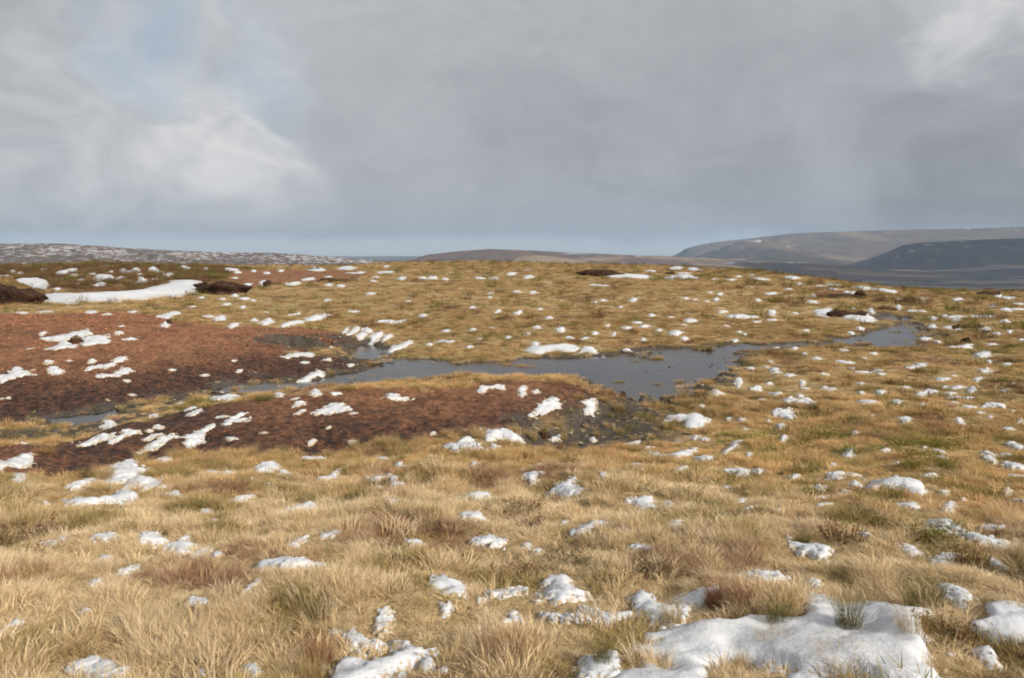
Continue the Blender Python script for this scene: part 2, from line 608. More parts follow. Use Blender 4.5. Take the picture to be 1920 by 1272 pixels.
def mat_snow():
    m, g, out = new_mat('snow')
    co = g.node('ShaderNodeTexCoord').outputs['Object']
    n1 = g.noise(co, 5.0, 4, 0.55)
    n2 = g.noise(co, 30.0, 5, 0.6)
    n3 = g.noise(co, 70.0, 3, 0.6)
    c = g.mix(g.rng(n1, .35, .7), (0.54, 0.56, 0.59), (0.63, 0.635, 0.64))
    c = g.mix(g.rng(n3, .70, .80, 0, .55), c, (0.42, 0.31, 0.18))
    thin = g.math('SUBTRACT', 1.0, g.attr('deep'))
    n4 = g.noise(co, 42.0, 4, 0.65)
    c = g.mix(g.rng(g.math('ADD', n4, g.math('MULTIPLY', thin, 0.30)), .70, .80), c, (0.40, 0.30, 0.17))
    h = g.math('ADD', n1, g.math('MULTIPLY', n2, .35))
    nrm = g.bump(h, 0.55, 0.035)
    principled(g, out, c, 0.7, nrm, 0.25)
    return m


def mat_blade(name, base_mul, tip_mul, trans=0.28):
    """stalks: colour of the clump from the 'tint' value, greener and browner towards the root"""
    m, g, out = new_mat(name)
    tint = g.attr('tint', 'INSTANCER', 'Vector')
    t = g.attr('t')
    rnd = g.attr('rnd')
    k = g.mix(t, base_mul, tip_mul)
    c = g.vmath('MULTIPLY', tint, k)
    c = g.vmath('SCALE', c, scale=g.rng(rnd, 0, 1, 0.72, 1.22, False))
    d = g.node('ShaderNodeBsdfDiffuse')
    g.put(d.inputs[0], c)
    tr = g.node('ShaderNodeBsdfTranslucent')
    g.put(tr.inputs[0], c)
    mx = g.node('ShaderNodeMixShader')
    mx.inputs[0].default_value = trans
    g.l.new(d.outputs[0], mx.inputs[1])
    g.l.new(tr.outputs[0], mx.inputs[2])
    g.l.new(mx.outputs[0], out.inputs[0])
    return m


def mat_tussock(name, root, tip, trans=0.28):
    m, g, out = new_mat(name)
    t = g.attr('t')
    rnd = g.attr('rnd')
    c = g.mix(t, root, tip)
    c = g.vmath('SCALE', c, scale=g.rng(rnd, 0, 1, 0.72, 1.22, False))
    d = g.node('ShaderNodeBsdfDiffuse')
    g.put(d.inputs[0], c)
    tr = g.node('ShaderNodeBsdfTranslucent')
    g.put(tr.inputs[0], c)
    mx = g.node('ShaderNodeMixShader')
    mx.inputs[0].default_value = trans
    g.l.new(d.outputs[0], mx.inputs[1])
    g.l.new(tr.outputs[0], mx.inputs[2])
    g.l.new(mx.outputs[0], out.inputs[0])
    return m


def mat_tinted(name, rough=0.95):
    m, g, out = new_mat(name)
    tint = g.attr('tint', 'INSTANCER', 'Vector')
    co = g.node('ShaderNodeTexCoord').outputs['Object']
    n = g.noise(co, 30, 4, .6)
    c = g.vmath('SCALE', tint, scale=g.rng(n, .3, .7, .65, 1.25))
    principled(g, out, c, rough, None, 0.15)
    return m


def mat_water():
    m, g, out = new_mat('peaty_water')
    co = g.node('ShaderNodeTexCoord').outputs['Object']
    st = g.vmath('MULTIPLY', co, (1.0, 0.55, 1.0))
    n = g.noise(st, 7.0, 5, 0.6)
    n2 = g.noise(co, 0.7, 4, 0.6)
    nrm = g.bump(n, 0.22, 0.02)
    p = principled(g, out, g.mix(g.rng(n2, .4, .65), (0.022, 0.018, 0.015), (0.055, 0.045, 0.036)), 0.1, nrm, 0.5)
    g.put(p.inputs['Roughness'], g.rng(n2, .35, .7, .06, .22))
    p.inputs['IOR'].default_value = 1.33
    return m


def mat_hill(name, dark, mid, pale, snow_amt, sc, snow_scale):
    m, g, out = new_mat(name)
    co = g.node('ShaderNodeTexCoord').outputs['Object']
    n1 = g.noise(co, sc, 6, 0.6, 0.5)
    n2 = g.noise(co, sc * 5, 6, 0.62)
    c = g.mix(g.rng(n2, .36, .64), dark, mid)
    c = g.mix(g.rng(n1, .5, .62), c, pale)
    ridge = g.attr('ridge')
    n3 = g.noise(g.vmath('MULTIPLY', co, (1.0, 1.0, 2.0)), snow_scale, 4, 0.6)
    sn = g.rng(g.math('ADD', n3, g.math('MULTIPLY', ridge, 0.12)), snow_amt, snow_amt + .035)
    c = g.mix(g.math('MULTIPLY', sn, g.rng(n1, .35, .62, .35, 1.0)), c, (0.46, 0.47, 0.50))
    principled(g, out, c, 0.95, None, 0.1)
    return m


M_GROUND = mat_ground()
M_SNOW = mat_snow()
M_WATER = mat_water()
M_STRAW = mat_blade('dry_grass_blade', (0.74, 0.68, 0.58), (1.08, 1.07, 1.06))
M_LEAF = mat_blade('heather_sprig', (0.6, 0.5, 0.45), (1.0, 1.05, 0.9), 0.2)
M_CRUMB = mat_tinted('peat_clod')
M_PEATFACE = mat_plain('peat_face', (0.018, 0.011, 0.008), (0.075, 0.036, 0.021), 7, .95, .9, .06, (0.12, 0.055, 0.03))
M_TURF = mat_plain('turf_cap', (0.10, 0.06, 0.025), (0.21, 0.14, 0.055), 9, .95, .9, .05, (0.08, 0.07, 0.02))

# ------------------------------------------------------------------ ground sheet
fine = np.radians(np.linspace(-47, 47, 600))
coarse = np.radians(np.concatenate([np.linspace(50, 180, 34), np.linspace(-177, -50, 33)]))
ang = np.sort(np.concatenate([fine, coarse]))
rr = np.concatenate([np.exp(np.linspace(math.log(1.6), math.log(125), 500)), np.exp(np.linspace(math.log(130), math.log(12000), 70))])
A, R = np.meshgrid(ang, rr)
GX, GY = R * np.sin(A), R * np.cos(A)
GZ = terrain(GX.ravel(), GY.ravel())
V = np.stack([GX.ravel(), GY.ravel(), GZ], 1)
fc = grid_faces(len(rr), len(ang), True)[:, ::-1]
V = np.vstack([V, [[0, 0, float(GZ[:len(ang)].mean())]]])
nv = len(V) - 1
tri = [(nv, (j + 1) % len(ang), j) for j in range(len(ang))]
me = mesh_np('moor_ground', V, np.ascontiguousarray(fc), True, [M_GROUND])
# close the sheet under the viewer with a fan built as a second batch of faces
import bmesh
bm = bmesh.new()
bm.from_mesh(me)
bm.verts.ensure_lookup_table()
for a, b, c in tri:
    f = bm.faces.new((bm.verts[a], bm.verts[b], bm.verts[c]))
    f.smooth = True
bm.normal_update()
bm.to_mesh(me)
bm.free()
vx, vy, vz = V[:, 0], V[:, 1], V[:, 2]
vr = np.sqrt(vx ** 2 + vy ** 2)
w_s = water_sdf(vx, vy)
set_attr(me, 'peat', np.where(vr < 140, zone(PEAT_P, vx, vy, .25), 0))
set_attr(me, 'heath', np.where(vr < 140, zone(HEATH_P, vx, vy, 1.5), 0))
set_attr(me, 'gravel', np.maximum(zone(GRAVEL_P, vx, vy, .35), sstep(-.35, -.05, w_s)))
set_attr(me, 'wet', np.where((vr < 60), 1 - sstep(0.02, 0.50, vz - WATER - .08 + .2 * (fbm(vx * 1.2, vy * 1.2, 3, 66) - .5)), 0))  # height mask: wetness and painted shade at the foot of slopes
set_attr(me, 'far', sstep(100, 160, vr))
ground = link(bpy.data.objects.new('moor_ground', me))
tag(ground, kind='structure')

# ------------------------------------------------------------------ water sheet
allw = np.vstack(WATER_P)
cx0, cx1, cy0, cy1 = allw[:, 0].min() - 1, allw[:, 0].max() + 1, allw[:, 1].min() - 1, allw[:, 1].max() + 1
cs = 0.2
nx_, ny_ = int((cx1 - cx0) / cs), int((cy1 - cy0) / cs)
WX, WY = np.meshgrid(np.linspace(cx0, cx1, nx_), np.linspace(cy0, cy1, ny_))
ws = water_sdf(WX.ravel(), WY.ravel())
keepv = ws > -0.35
ff = grid_faces(ny_, nx_)
ff = ff[keepv[ff].any(1)]
used = np.unique(ff)
remap = np.full(nx_ * ny_, -1)
remap[used] = np.arange(len(used))
Vw = np.stack([WX.ravel()[used], WY.ravel()[used], np.full(len(used), WATER)], 1)
me = mesh_np('water', Vw, np.ascontiguousarray(remap[ff]), True, [M_WATER])
tag(link(bpy.data.objects.new('water', me)), kind='structure')


# ------------------------------------------------------------------ far hills
def hill(name, skyline, D, front, zbase, mat, seed, rough=1.0, expo=1.3, back=500):
    px = np.array([p[0] for p in skyline], float)
    py = np.array([p[1] for p in skyline], float)
    cols = np.linspace(px[0], px[-1], max(160, int((px[-1] - px[0]) / 3)))
    pyc = np.interp(cols, px, py)
    X = np.empty(len(cols))
    ZC = np.empty(len(cols))
    for i, (a, b) in enumerate(zip(cols, pyc)):
        d = ray(a, b)
        t = D / d[1]
        X[i], ZC[i] = d[0] * t, EYE + d[2] * t
    ZC = ZC + rough * D / F * 1.6 * (fbm(X / D * 60, X * 0, 4, seed) - .5)
    rows = np.concatenate([np.linspace(1, 0.0, 44), np.linspace(0, -1, 6)[1:]])
    VV, rid = [], []
    for s in rows:
        if s >= 0:
            yy = D - s * front
            prof = (1 - s) ** expo
        else:
            yy = D - s * back
            prof = 1 + s
        z = zbase - 4 + (ZC - zbase + 4) * prof
        gul = (fbm(X / front * 7 + s * .6, np.full_like(X, s * 2.2), 4, seed + 3) - .5)
        z = z + gul * rough * (ZC - zbase) * 0.30 * np.sin(np.pi * np.clip(s, 0, 1)) ** .7
        xs = X + gul * front * .06
        VV.append(np.stack([xs, np.full_like(X, yy) + gul * front * .05, np.maximum(z, zbase - 8)], 1))
        rid.append(np.full(len(X), max(0, 1 - abs(s) * 2.5)))
    VV = np.concatenate(VV)
    me = mesh_np(name, VV, np.ascontiguousarray(grid_faces(len(rows), len(cols))), True, [mat])
    set_attr(me, 'ridge', np.concatenate(rid))
    o = link(bpy.data.objects.new(name, me))
    tag(o, kind='structure')
    return o


H_FAR = mat_hill('far_moor', (0.10, 0.085, 0.07), (0.17, 0.125, 0.09), (0.24, 0.185, 0.12), 0.74, 0.0016, 0.008)
H_MID = mat_hill('plateau_moor', (0.085, 0.066, 0.052), (0.16, 0.105, 0.072), (0.29, 0.21, 0.13), 0.70, 0.003, 0.008)
H_SNOW = mat_hill('snow_dusted_moor', (0.09, 0.078, 0.07), (0.14, 0.11, 0.09), (0.19, 0.15, 0.12), 0.63, 0.02, 0.16)
H_SPUR = mat_hill('spur_moor', (0.05, 0.045, 0.04), (0.10, 0.075, 0.056), (0.15, 0.11, 0.075), 0.70, 0.003, 0.012)
hill('hillside', [(-400, 450), (-100, 455), (0, 457), (100, 457), (200, 463), (300, 469), (400, 474), (500, 474), (600, 480), (680, 487), (740, 495), (820, 506)], 900, 480, -60, H_SNOW, 201, .35)
hill('plateau', [(765, 503), (776, 491), (786, 482), (800, 477), (850, 472), (920, 467), (1000, 470), (1060, 474), (1150, 477), (1250, 481), (1400, 487), (1560, 496), (1700, 510), (1800, 522)], 3000, 900, -80, H_MID, 211, .35)
hill('ridge', [(1252, 500), (1266, 478), (1280, 467), (1310, 459), (1360, 452), (1420, 446), (1480, 438), (1600, 434), (1700, 431), (1800, 429), (1920, 426), (2200, 420), (2400, 418)], 6000, 1500, -80, H_FAR, 221, .6, 1.7)
hill('spur', [(1270, 492), (1330, 472), (1395, 452), (1430, 446), (1465, 456), (1520, 475), (1600, 495)], 5000, 900, -80, H_SPUR, 231, .7, 1.5)
hill('spur', [(1560, 503), (1640, 489), (1672, 470), (1694, 459), (1720, 455), (1800, 451), (1920, 447), (2200, 440), (2400, 438)], 4000, 1100, -80, H_SPUR, 241, .7, 1.5)

# ------------------------------------------------------------------ snow
TILES = {'A': (0, 440, 4.8), 'B': (400, 440, 4.8), 'C': (800, 440, 4.8), 'D': (1200, 440, 4.8), 'E': (1520, 440, 4.8),
         'F': (0, 640, 4.8), 'G': (400, 640, 4.8), 'H': (800, 640, 4.8), 'I': (1200, 640, 4.8), 'J': (1520, 640, 4.8),
         'K': (0, 850, 4.0), 'L': (480, 850, 4.0), 'M': (960, 850, 4.0), 'N': (1440, 850, 4.0), 'O': (480, 1040, 4.0),
         'P': (960, 930, 2.0), 'Q': (0, 930, 2.0), 'R': (0, 0, 1.0)}


def tpx(tile, pts):
    ox, oy, s = TILES[tile]
    return [(ox + a / s, oy + b / s) for a, b in pts]


SNOW_P = []


def snow_patch(pts, label, group=None, thick=None, name='snow_patch', seed=None):
    pts = np.array(pts, float)
    if pts[:, 1].mean() > 880 and np.ptp(pts[:, 0]) < 300:
        pts = pts.mean(0) + (pts - pts.mean(0)) * 1.2          # the rim of a patch in deep grass is hidden by stalks
    seed = seed if seed is not None else len(SNOW_P) * 7 + 100
    ymax, ymin = pts[:, 1].max(), pts[:, 1].min()
    hpx = max(ymax - ymin, 2.0)
    base = hit(pts[:, 0].mean(), ymax)
    Y0 = math.hypot(*base)
    if thick is None:
        thick = min(max(0.36 * hpx * Y0 / F, 0.035), 0.15 if Y0 < 30 else 0.25)
    P0 = np.array([hit(a, b) for a, b in pts])
    e0 = np.sqrt(np.maximum(np.linalg.eigvalsh(np.cov((P0 - P0.mean(0)).T)), 1e-6)) * 3.2
    cm = P0.mean(0)
    bare = float(zone(PEAT_P, cm[:1], cm[1:], .25)[0])
    lift = (0.024 if Y0 < 12 else .018) * (1 - bare) * min(1, e0[0] / .35)       # lies on the matted growth
    thick = max(min(thick * (.8 if thick > .25 else .32), 0.055 * e0[0]), 0.010)
    tp = (thick + lift) * F / Y0 * 0.7
    k = max(0.75, 1 - tp / hpx) if hpx < 110 else 1.0
    P = np.array([hit(a, ymax - (ymax - b) * k) for a, b in pts])
    # smooth the outline once (corner cutting)
    Q = []
    for i in range(len(P)):
        a, b = P[i], P[(i + 1) % len(P)]
        Q += [a * .78 + b * .22, a * .22 + b * .78]
    P = np.array(Q)
    SNOW_P.append((P, seed))
    c = P.mean(0)
    # main axis of the outline
    ev, evec = np.linalg.eigh(np.cov((P - c).T))
    ax = evec[:, 1]
    ay = np.array([-ax[1], ax[0]])
    U = (P - c) @ np.stack([ax, ay], 1)
    L0, L1 = U.min(0), U.max(0)
    ext = L1 - L0
    minor = max(min(ext), 0.03)
    holes = minor > .5 and Y0 < 9
    SNOW_P[-1] = (P, seed, minor if holes else 0.0)
    m = 0.30 * minor + 0.03
    cell = max(min(minor / 16, .004 * Y0 + .012), .006)
    nu = int(np.clip((ext[0] + 2 * m) / cell, 18, 150))
    nvv = int(np.clip((ext[1] + 2 * m) / cell, 18, 90))
    gu, gv = np.meshgrid(np.linspace(L0[0] - m, L1[0] + m, nu), np.linspace(L0[1] - m, L1[1] + m, nvv))
    x = c[0] + gu.ravel() * ax[0] + gv.ravel() * ay[0]
    y = c[1] + gu.ravel() * ax[1] + gv.ravel() * ay[1]
    s = sdf_poly(P, x, y)
    fr = 5.0 / max(minor, .05)
    s = s + (fbm(x * fr * .5, y * fr * .5, 2, seed) - .5) * min(minor * .5, .26) + (fbm(x * fr * 1.5, y * fr * 1.5, 4, seed + 2, .7) - .5) * min(minor * .75, .30) + minor * .02
    if minor > 1 and Y0 < 9:
        s = s + .08
    if holes:                                   # tufts and stalks break through broad patches
        s = s - snow_hole(x, y, seed, minor)
    h = thick * (1 - np.exp(-np.maximum(s, 0) / (0.24 * minor)))
    lump = 1 + 1.2 * (fbm(x * fr * .3, y * fr * .3, 4, seed + 5) - .5)
    drift = (x * .55 - y * .83)
    ridge = 1 - np.abs(2 * vnoise(drift * min(3.0, 1.2 / minor + .8), (x * .83 + y * .55) * .7, seed + 31) - 1)
    h = h * lump + min(.022, .04 * minor) * ridge * sstep(0, .35 * minor, s) * (.4 if Y0 > 12 else 1)
    h = h + lift * (1 - np.exp(-np.maximum(s, 0) / (.03 + .16 * minor))) + .014 * (fbm(x * 10, y * 10, 3, seed + 8) - .5) * sstep(0, .1, s)
    z0 = terrain(x, y, 0.8)
    z = np.where(s > 0, z0 + h + 0.012, z0 + 0.012 + np.maximum(s * 1.2, -0.10))
    ff = grid_faces(nvv, nu)
    ff = ff[(s[ff] > -0.10 * minor - 0.01).any(1)]
    if len(ff) < 3:
        return None
    used = np.unique(ff)
    rm = np.full(len(x), -1)
    rm[used] = np.arange(len(used))
    org = np.array([c[0], c[1], float(terrain(c[0], c[1])[0])])
    V = np.stack([x[used], y[used], z[used]], 1) - org
    ff = rm[ff]
    # consistent upward facing
    a, b, d = V[ff[0, 0]], V[ff[0, 1]], V[ff[0, 2]]
    if np.cross(b - a, d - a)[2] < 0:
        ff = ff[:, ::-1]
    me = mesh_np(name, V, np.ascontiguousarray(ff), True, [M_SNOW])
    set_attr(me, 'deep', np.clip(s[used] / (.05 + .10 * minor), 0, 1))
    o = bpy.data.objects.new(name, me)
    o.location = org
    link(o)
    tag(o, label, 'snow', group)
    return o


def snow_hole(x, y, seed, minor):
    q = fbm(x * 2.3, y * 2.3, 3, seed + 21)
    return sstep(.54, .66, q) * (.34 if minor > 1.0 else .2)


def blobpts(cx, cy, w, h, slant=0.0, seed=0, n=9):
    """irregular outline; slant shears the top of the patch to the right"""
    r = random.Random(seed)
    out = []
    for i in range(n):
        a = 2 * math.pi * i / n
        k = r.uniform(.72, 1.12)
        yy = -math.sin(a) * h / 2 * k
        out.append((cx + math.cos(a) * w / 2 * k - yy * slant, cy + yy))
    return out


BIG = [
    # tile, outline, label
    ('A', [(190, 500), (300, 520), (440, 528), (690, 505), (705, 530), (860, 522), (1000, 516), (1200, 510), (1280, 480), (1350, 440), (1500, 425), (1560, 372), (1700, 380), (1780, 385), (1820, 400), (1790, 440), (1780, 500), (1700, 500), (1560, 540), (1480, 515), (1370, 540), (1320, 560), (1180, 562), (1080, 580), (930, 597), (690, 602), (670, 622), (560, 612), (440, 605), (330, 575), (250, 545)], 'long curving snow drift banked against the dark peat hag, biggest on the left', .45),
    ('A', [(100, 400), (170, 405), (260, 400), (320, 388), (400, 400), (445, 440), (450, 480), (410, 505), (320, 508), (230, 490), (180, 460)], 'rounded white snow bank above the left end of the long curving drift', .4),
    ('A', [(490, 350), (520, 335), (620, 318), (690, 312), (695, 328), (640, 335), (590, 368), (510, 368)], 'ragged snow patch in the heath above the long curving drift', None),
    ('A', [(840, 390), (860, 370), (960, 365), (1020, 378), (1040, 430), (960, 425), (830, 425)], 'square-edged snow patch in the middle of the far left heath', None),
    ('A', [(1045, 395), (1130, 385), (1140, 408), (1050, 415)], 'short snow bar right of the square-edged patch on the heath', None),
    ('A', [(1220, 440), (1260, 420), (1235, 395), (1300, 400), (1335, 430), (1300, 445), (1230, 458)], 'forked snow patch just above the tail of the long drift', None),
    ('A', [(1340, 310), (1380, 292), (1420, 312), (1480, 340), (1420, 342), (1360, 325)], 'slanting snow streak on the heath above the big drift', None),
    ('A', [(1465, 380), (1500, 350), (1560, 342), (1580, 360), (1530, 378)], 'grey snow ledge just behind the hump of the big drift', None),
    ('A', [(1060, 222), (1100, 218), (1200, 232), (1200, 248), (1120, 248)], 'thin snow bar near the far left skyline', None),
    ('A', [(690, 220), (750, 205), (745, 235), (700, 238)], 'small snow patch right on the far left skyline', None),
    ('A', [(1630, 280), (1700, 295), (1705, 318), (1660, 318)], 'small wedge of snow beside green heath near the left skyline', None),
    ('A', [(850, 468), (900, 445), (955, 450), (950, 478), (860, 482), (790, 475)], 'snow smear on brown peat above the long curving drift', None),
    ('A', [(0, 555), (60, 560), (160, 565), (185, 595), (150, 602), (80, 595), (0, 580)], 'snow strip on the brown bank at the left edge, below a smaller one', .2),
    ('A', [(0, 490), (40, 478), (78, 515), (40, 520), (0, 515)], 'small snow cap on the brown bank at the left edge', None),
    ('A', [(315, 708), (380, 680), (460, 678), (475, 698), (400, 708)], 'low snow patch where grass meets the red peat slope, far left', None),
    ('A', [(1415, 745), (1480, 730), (1540, 695), (1600, 695), (1620, 715), (1560, 740), (1530, 760), (1450, 755)], 'bright snow wedge at the back edge of the red peat slope', None),
    ('A', [(1435, 825), (1490, 785), (1525, 815), (1510, 835)], 'tiny snow triangle against a dark clod on the red peat', None),
    ('A', [(335, 945), (480, 905), (600, 900), (700, 880), (780, 840), (815, 850), (815, 885), (720, 925), (600, 930), (520, 955), (420, 950)], 'long thin snow streak, upper of a cluster on the red peat slope', .12),
    ('A', [(370, 1040), (480, 1000), (590, 950), (640, 985), (720, 1000), (715, 1018), (600, 1025), (430, 1050)], 'snow tongue, lowest of the cluster on the red peat slope', .12),
    ('A', [(740, 945), (800, 915), (890, 905), (950, 900), (960, 935), (995, 950), (980, 975), (860, 990), (780, 1005), (735, 1000)], 'broad snow patch, right-hand one of the cluster on the red peat slope', .12),
    ('A', [(1030, 895), (1070, 865), (1110, 880), (1105, 905), (1040, 920)], 'small snow patch just right of the cluster on the red slope', None),
    ('F', [(-20, 375), (0, 320), (60, 290), (150, 225), (210, 225), (215, 255), (290, 285), (280, 300), (190, 305), (110, 340), (40, 360)], 'large white snow wedge at the left edge of the red peat slope', .14),
    ('F', [(415, 255), (470, 225), (540, 245), (565, 270), (545, 292), (450, 282)], 'blocky snow patch near the left edge of the red peat slope', None),
    ('F', [(755, 270), (800, 235), (900, 215), (1000, 195), (1060, 155), (1120, 138), (1150, 150), (1140, 175), (1060, 190), (1000, 225), (900, 240), (830, 262)], 'long thin snow streak rising to the right across the red peat slope', .09),
    ('F', [(880, 330), (920, 300), (1010, 285), (1050, 235), (1150, 230), (1195, 270), (1190, 292), (1090, 295), (1020, 310), (940, 325)], 'club-shaped snow patch below the long thin streak on red peat', .12),
    ('F', [(785, 205), (835, 155), (865, 180), (820, 205)], 'tiny snow peak above the long thin streak', None),
    ('F', [(905, 770), (930, 740), (1000, 712), (1050, 745), (980, 775)], 'bright snow triangle on the near peat bank, far left', None),
    ('F', [(720, 905), (800, 880), (900, 825), (960, 820), (1020, 850), (980, 870), (880, 890), (780, 930), (735, 935)], 'thick snow streak at the left end of the near peat bank', .08),
    ('F', [(965, 905), (1050, 860), (1130, 800), (1240, 800), (1240, 820), (1140, 850), (1060, 880), (985, 915)], 'narrow snow streak beside the thick one on the near peat bank', .07),
    ('F', [(1230, 990), (1330, 950), (1450, 870), (1560, 830), (1610, 850), (1540, 875), (1470, 925), (1400, 980), (1300, 985)], 'dirty snow streak on the near peat bank behind tall straw tufts', .05),
    ('F', [(1640, 890), (1720, 840), (1830, 790), (1910, 745), (1920, 790), (1850, 820), (1810, 900), (1760, 930), (1680, 935)], 'ragged snow wedge right of the dirty streak on the near bank', .07),
    ('F', [(1640, 640), (1700, 610), (1760, 590), (1765, 612), (1700, 655)], 'white snow fleck at the top edge of the near bank, left part', None),
    ('F', [(1665, 685), (1760, 635), (1815, 620), (1800, 645), (1720, 690)], 'thin grey snow streak just below the white fleck', .04),
    ('F', [(1285, 885), (1330, 850), (1440, 825), (1470, 835), (1390, 870), (1320, 885)], 'faint thin snow streak between two bigger streaks on the bank', .035),
    ('G', [(-30, 545), (0, 520), (60, 495), (150, 485), (205, 490), (215, 515), (150, 540), (60, 545)], 'rounded snow bar on the mossy tuft strip beside the water', .12),
    ('G', [(60, 465), (90, 430), (140, 405), (170, 412), (120, 445)], 'small snow sliver at the water edge left of mossy tufts', None),
    ('G', [(540, 435), (590, 410), (650, 405), (700, 425), (690, 445), (620, 468), (570, 455)], 'snow pad among straw tufts on the near side of the water', .1),
    ('G', [(730, 362), (800, 340), (880, 295), (950, 262), (990, 275), (985, 300), (900, 325), (820, 355)], 'tapering snow wedge at the far waterside below red peat', .14),
    ('G', [(605, 148), (640, 120), (720, 110), (800, 105), (890, 112), (890, 132), (780, 140), (680, 148)], 'pale frozen snow strip in the narrow inlet of the pool', .03),
    ('G', [(930, 645), (970, 600), (1020, 560), (1090, 552), (1160, 575), (1195, 605), (1160, 622), (1100, 620), (1040, 648)], 'white cushion of snow in the middle of the near peat bank', .1),
    ('G', [(705, 600), (740, 560), (800, 545), (830, 560), (770, 590)], 'small grey snow streak left of the white cushion', None),
    ('G', [(725, 665), (760, 635), (820, 615), (830, 630), (770, 665)], 'lower of two grey snow streaks left of the white cushion', None),
    ('G', [(90, 755), (130, 720), (200, 690), (260, 660), (275, 690), (310, 705), (290, 730), (200, 735), (150, 780), (60, 785)], 'ragged double snow streak in the middle left of the near bank', .06),
    ('G', [(870, 485), (920, 450), (980, 485), (930, 500)], 'small snow peak at the crest of the near bank, beside tufts', None),
    ('G', [(1040, 500), (1080, 475), (1125, 455), (1160, 480), (1100, 500)], 'small snow fleck on the bank crest, right of a similar one', None),
    ('G', [(1515, 530), (1560, 490), (1620, 462), (1670, 468), (1680, 495), (1760, 478), (1780, 492), (1700, 515), (1620, 515)], 'two-humped snow patch on the crest of the near peat bank', .1),
    ('G', [(1540, 95), (1600, 55), (1620, 35), (1680, 45), (1710, 10), (1760, -20), (1790, 5), (1760, 40), (1690, 75), (1600, 90)], 'bright snow wedge on the far shore at the left end of the pool', .16),
    ('H', [(440, 445), (480, 410), (580, 395), (650, 382), (720, 395), (700, 415), (600, 428), (500, 445)], 'low snow strip along the crest of the near bank by the pool', .06),
    ('H', [(830, 430), (870, 390), (905, 395), (880, 440), (900, 465), (850, 488), (835, 470)], 'broken snow patch right of the strip on the bank crest', None),
    ('H', [(935, 690), (960, 650), (1030, 575), (1090, 515), (1140, 515), (1195, 560), (1195, 600), (1120, 630), (1020, 665)], 'large clean snow wedge with pointed left end on dark peat bank', .16),
    ('H', [(1380, 560), (1420, 530), (1530, 505), (1500, 550), (1535, 585), (1500, 640), (1440, 650), (1400, 660), (1450, 610), (1450, 580)], 'crooked snow patch at the right end of the near peat bank', .1),
    ('H', [(540, 800), (600, 765), (700, 760), (770, 800), (800, 850), (830, 900), (740, 895), (640, 880), (560, 905)], 'big snow mound behind straw tussocks at the foot of the bank', .14),
    ('H', [(130, 1000), (200, 930), (300, 840), (410, 830), (430, 870), (500, 930), (480, 1000), (400, 1040), (300, 1010), (200, 985)], 'wide snow patch with tussocks in it at the foot of the bank', .1),
    ('H', [(560, 950), (620, 920), (660, 960), (610, 980)], 'small snow scrap between the big mound and the wide patch', None),
    ('H', [(1095, 895), (1130, 850), (1190, 822), (1225, 855), (1190, 885)], 'snow wedge beside the little round pool below the bank', .1),
    ('H', [(1215, 235), (1250, 200), (1300, 165), (1345, 200), (1320, 235), (1270, 248)], 'lone snow pyramid at the far edge of the pool', .28),
    ('H', [(900, 100), (930, 40), (930, 0), (980, 0), (1010, 45), (1130, 45), (1250, 38), (1340, 45), (1360, 80), (1280, 100), (1180, 65), (1090, 95), (1010, 125), (960, 120)], 'long ragged snow patch on the far shore of the pool', .2),
    ('H', [(1365, 115), (1400, 65), (1460, 50), (1520, 65), (1555, 105), (1480, 105), (1420, 90)], 'humped snow patch right of the long ragged one on the far shore', .2),
    ('H', [(1565, 130), (1590, 105), (1635, 115), (1625, 140)], 'small round snow lump on the far shore of the pool', None),
    ('H', [(1760, 85), (1790, 62), (1850, 78), (1840, 95)], 'flat snow lump at the far shore, right of the round one', None),
    ('H', [(1460, 905), (1490, 865), (1530, 890), (1510, 920)], 'small snow triangle on the dark gravel bed', .1),
    ('H', [(1765, 955), (1800, 915), (1860, 905), (1915, 890), (1910, 915), (1860, 940), (1800, 965)], 'snow strip at the right rim of the gravel bed', None),
    ('I', [(255, 705), (300, 680), (360, 665), (430, 690), (470, 650), (530, 645), (578, 690), (560, 730), (470, 785), (440, 770), (430, 740), (350, 720), (280, 728)], 'arched snow block, largest on the right bank of the gully', .22),
    ('I', [(440, 890), (470, 840), (510, 830), (555, 870), (500, 905)], 'snow lump below the arched snow block', .14),
    ('I', [(60, 965), (100, 945), (130, 985), (230, 1000), (330, 995), (420, 965), (500, 930), (515, 945), (420, 1000), (330, 1030), (200, 1025), (100, 1005)], 'curved ribbon of snow below the gravel bed', .06),
    ('I', [(790, 915), (860, 895), (940, 900), (900, 925), (880, 965), (780, 1000), (720, 1025), (760, 975), (840, 950)], 'zigzag snow patch in the olive grass below the right bank', .06),
    ('I', [(850, 345), (900, 330), (925, 360), (890, 410), (860, 405)], 'upright snow lump among straw at the right of the pool', .2),
    ('I', [(970, 430), (1040, 385), (1095, 405), (1070, 440), (1010, 445)], 'snow lump just right of the upright one beside the pool', .16),
    ('I', [(335, 450), (380, 445), (410, 490), (370, 515), (345, 495)], 'snow lump against a straw tussock at the water edge', .2),
    ('I', [(640, 510), (665, 440), (700, 425), (765, 460), (700, 475), (680, 515)], 'hooked snow patch between tussocks right of the pool', .12),
    ('I', [(1205, 620), (1240, 610), (1300, 620), (1350, 610), (1385, 670), (1340, 705), (1290, 680), (1240, 665), (1210, 660)], 'bright double snow lump in the brown grass right of the gully', .18),
    ('I', [(1225, 740), (1310, 730), (1300, 775), (1240, 790)], 'snow lump right below the bright double lump', .12),
    ('I', [(1255, 895), (1280, 835), (1330, 850), (1300, 890)], 'slim snow lump standing in brown grass below the double lump', .1),
    ('I', [(1150, 450), (1200, 470), (1270, 465), (1275, 495), (1200, 495)], 'low snow patch in the straw right of the pool', None),
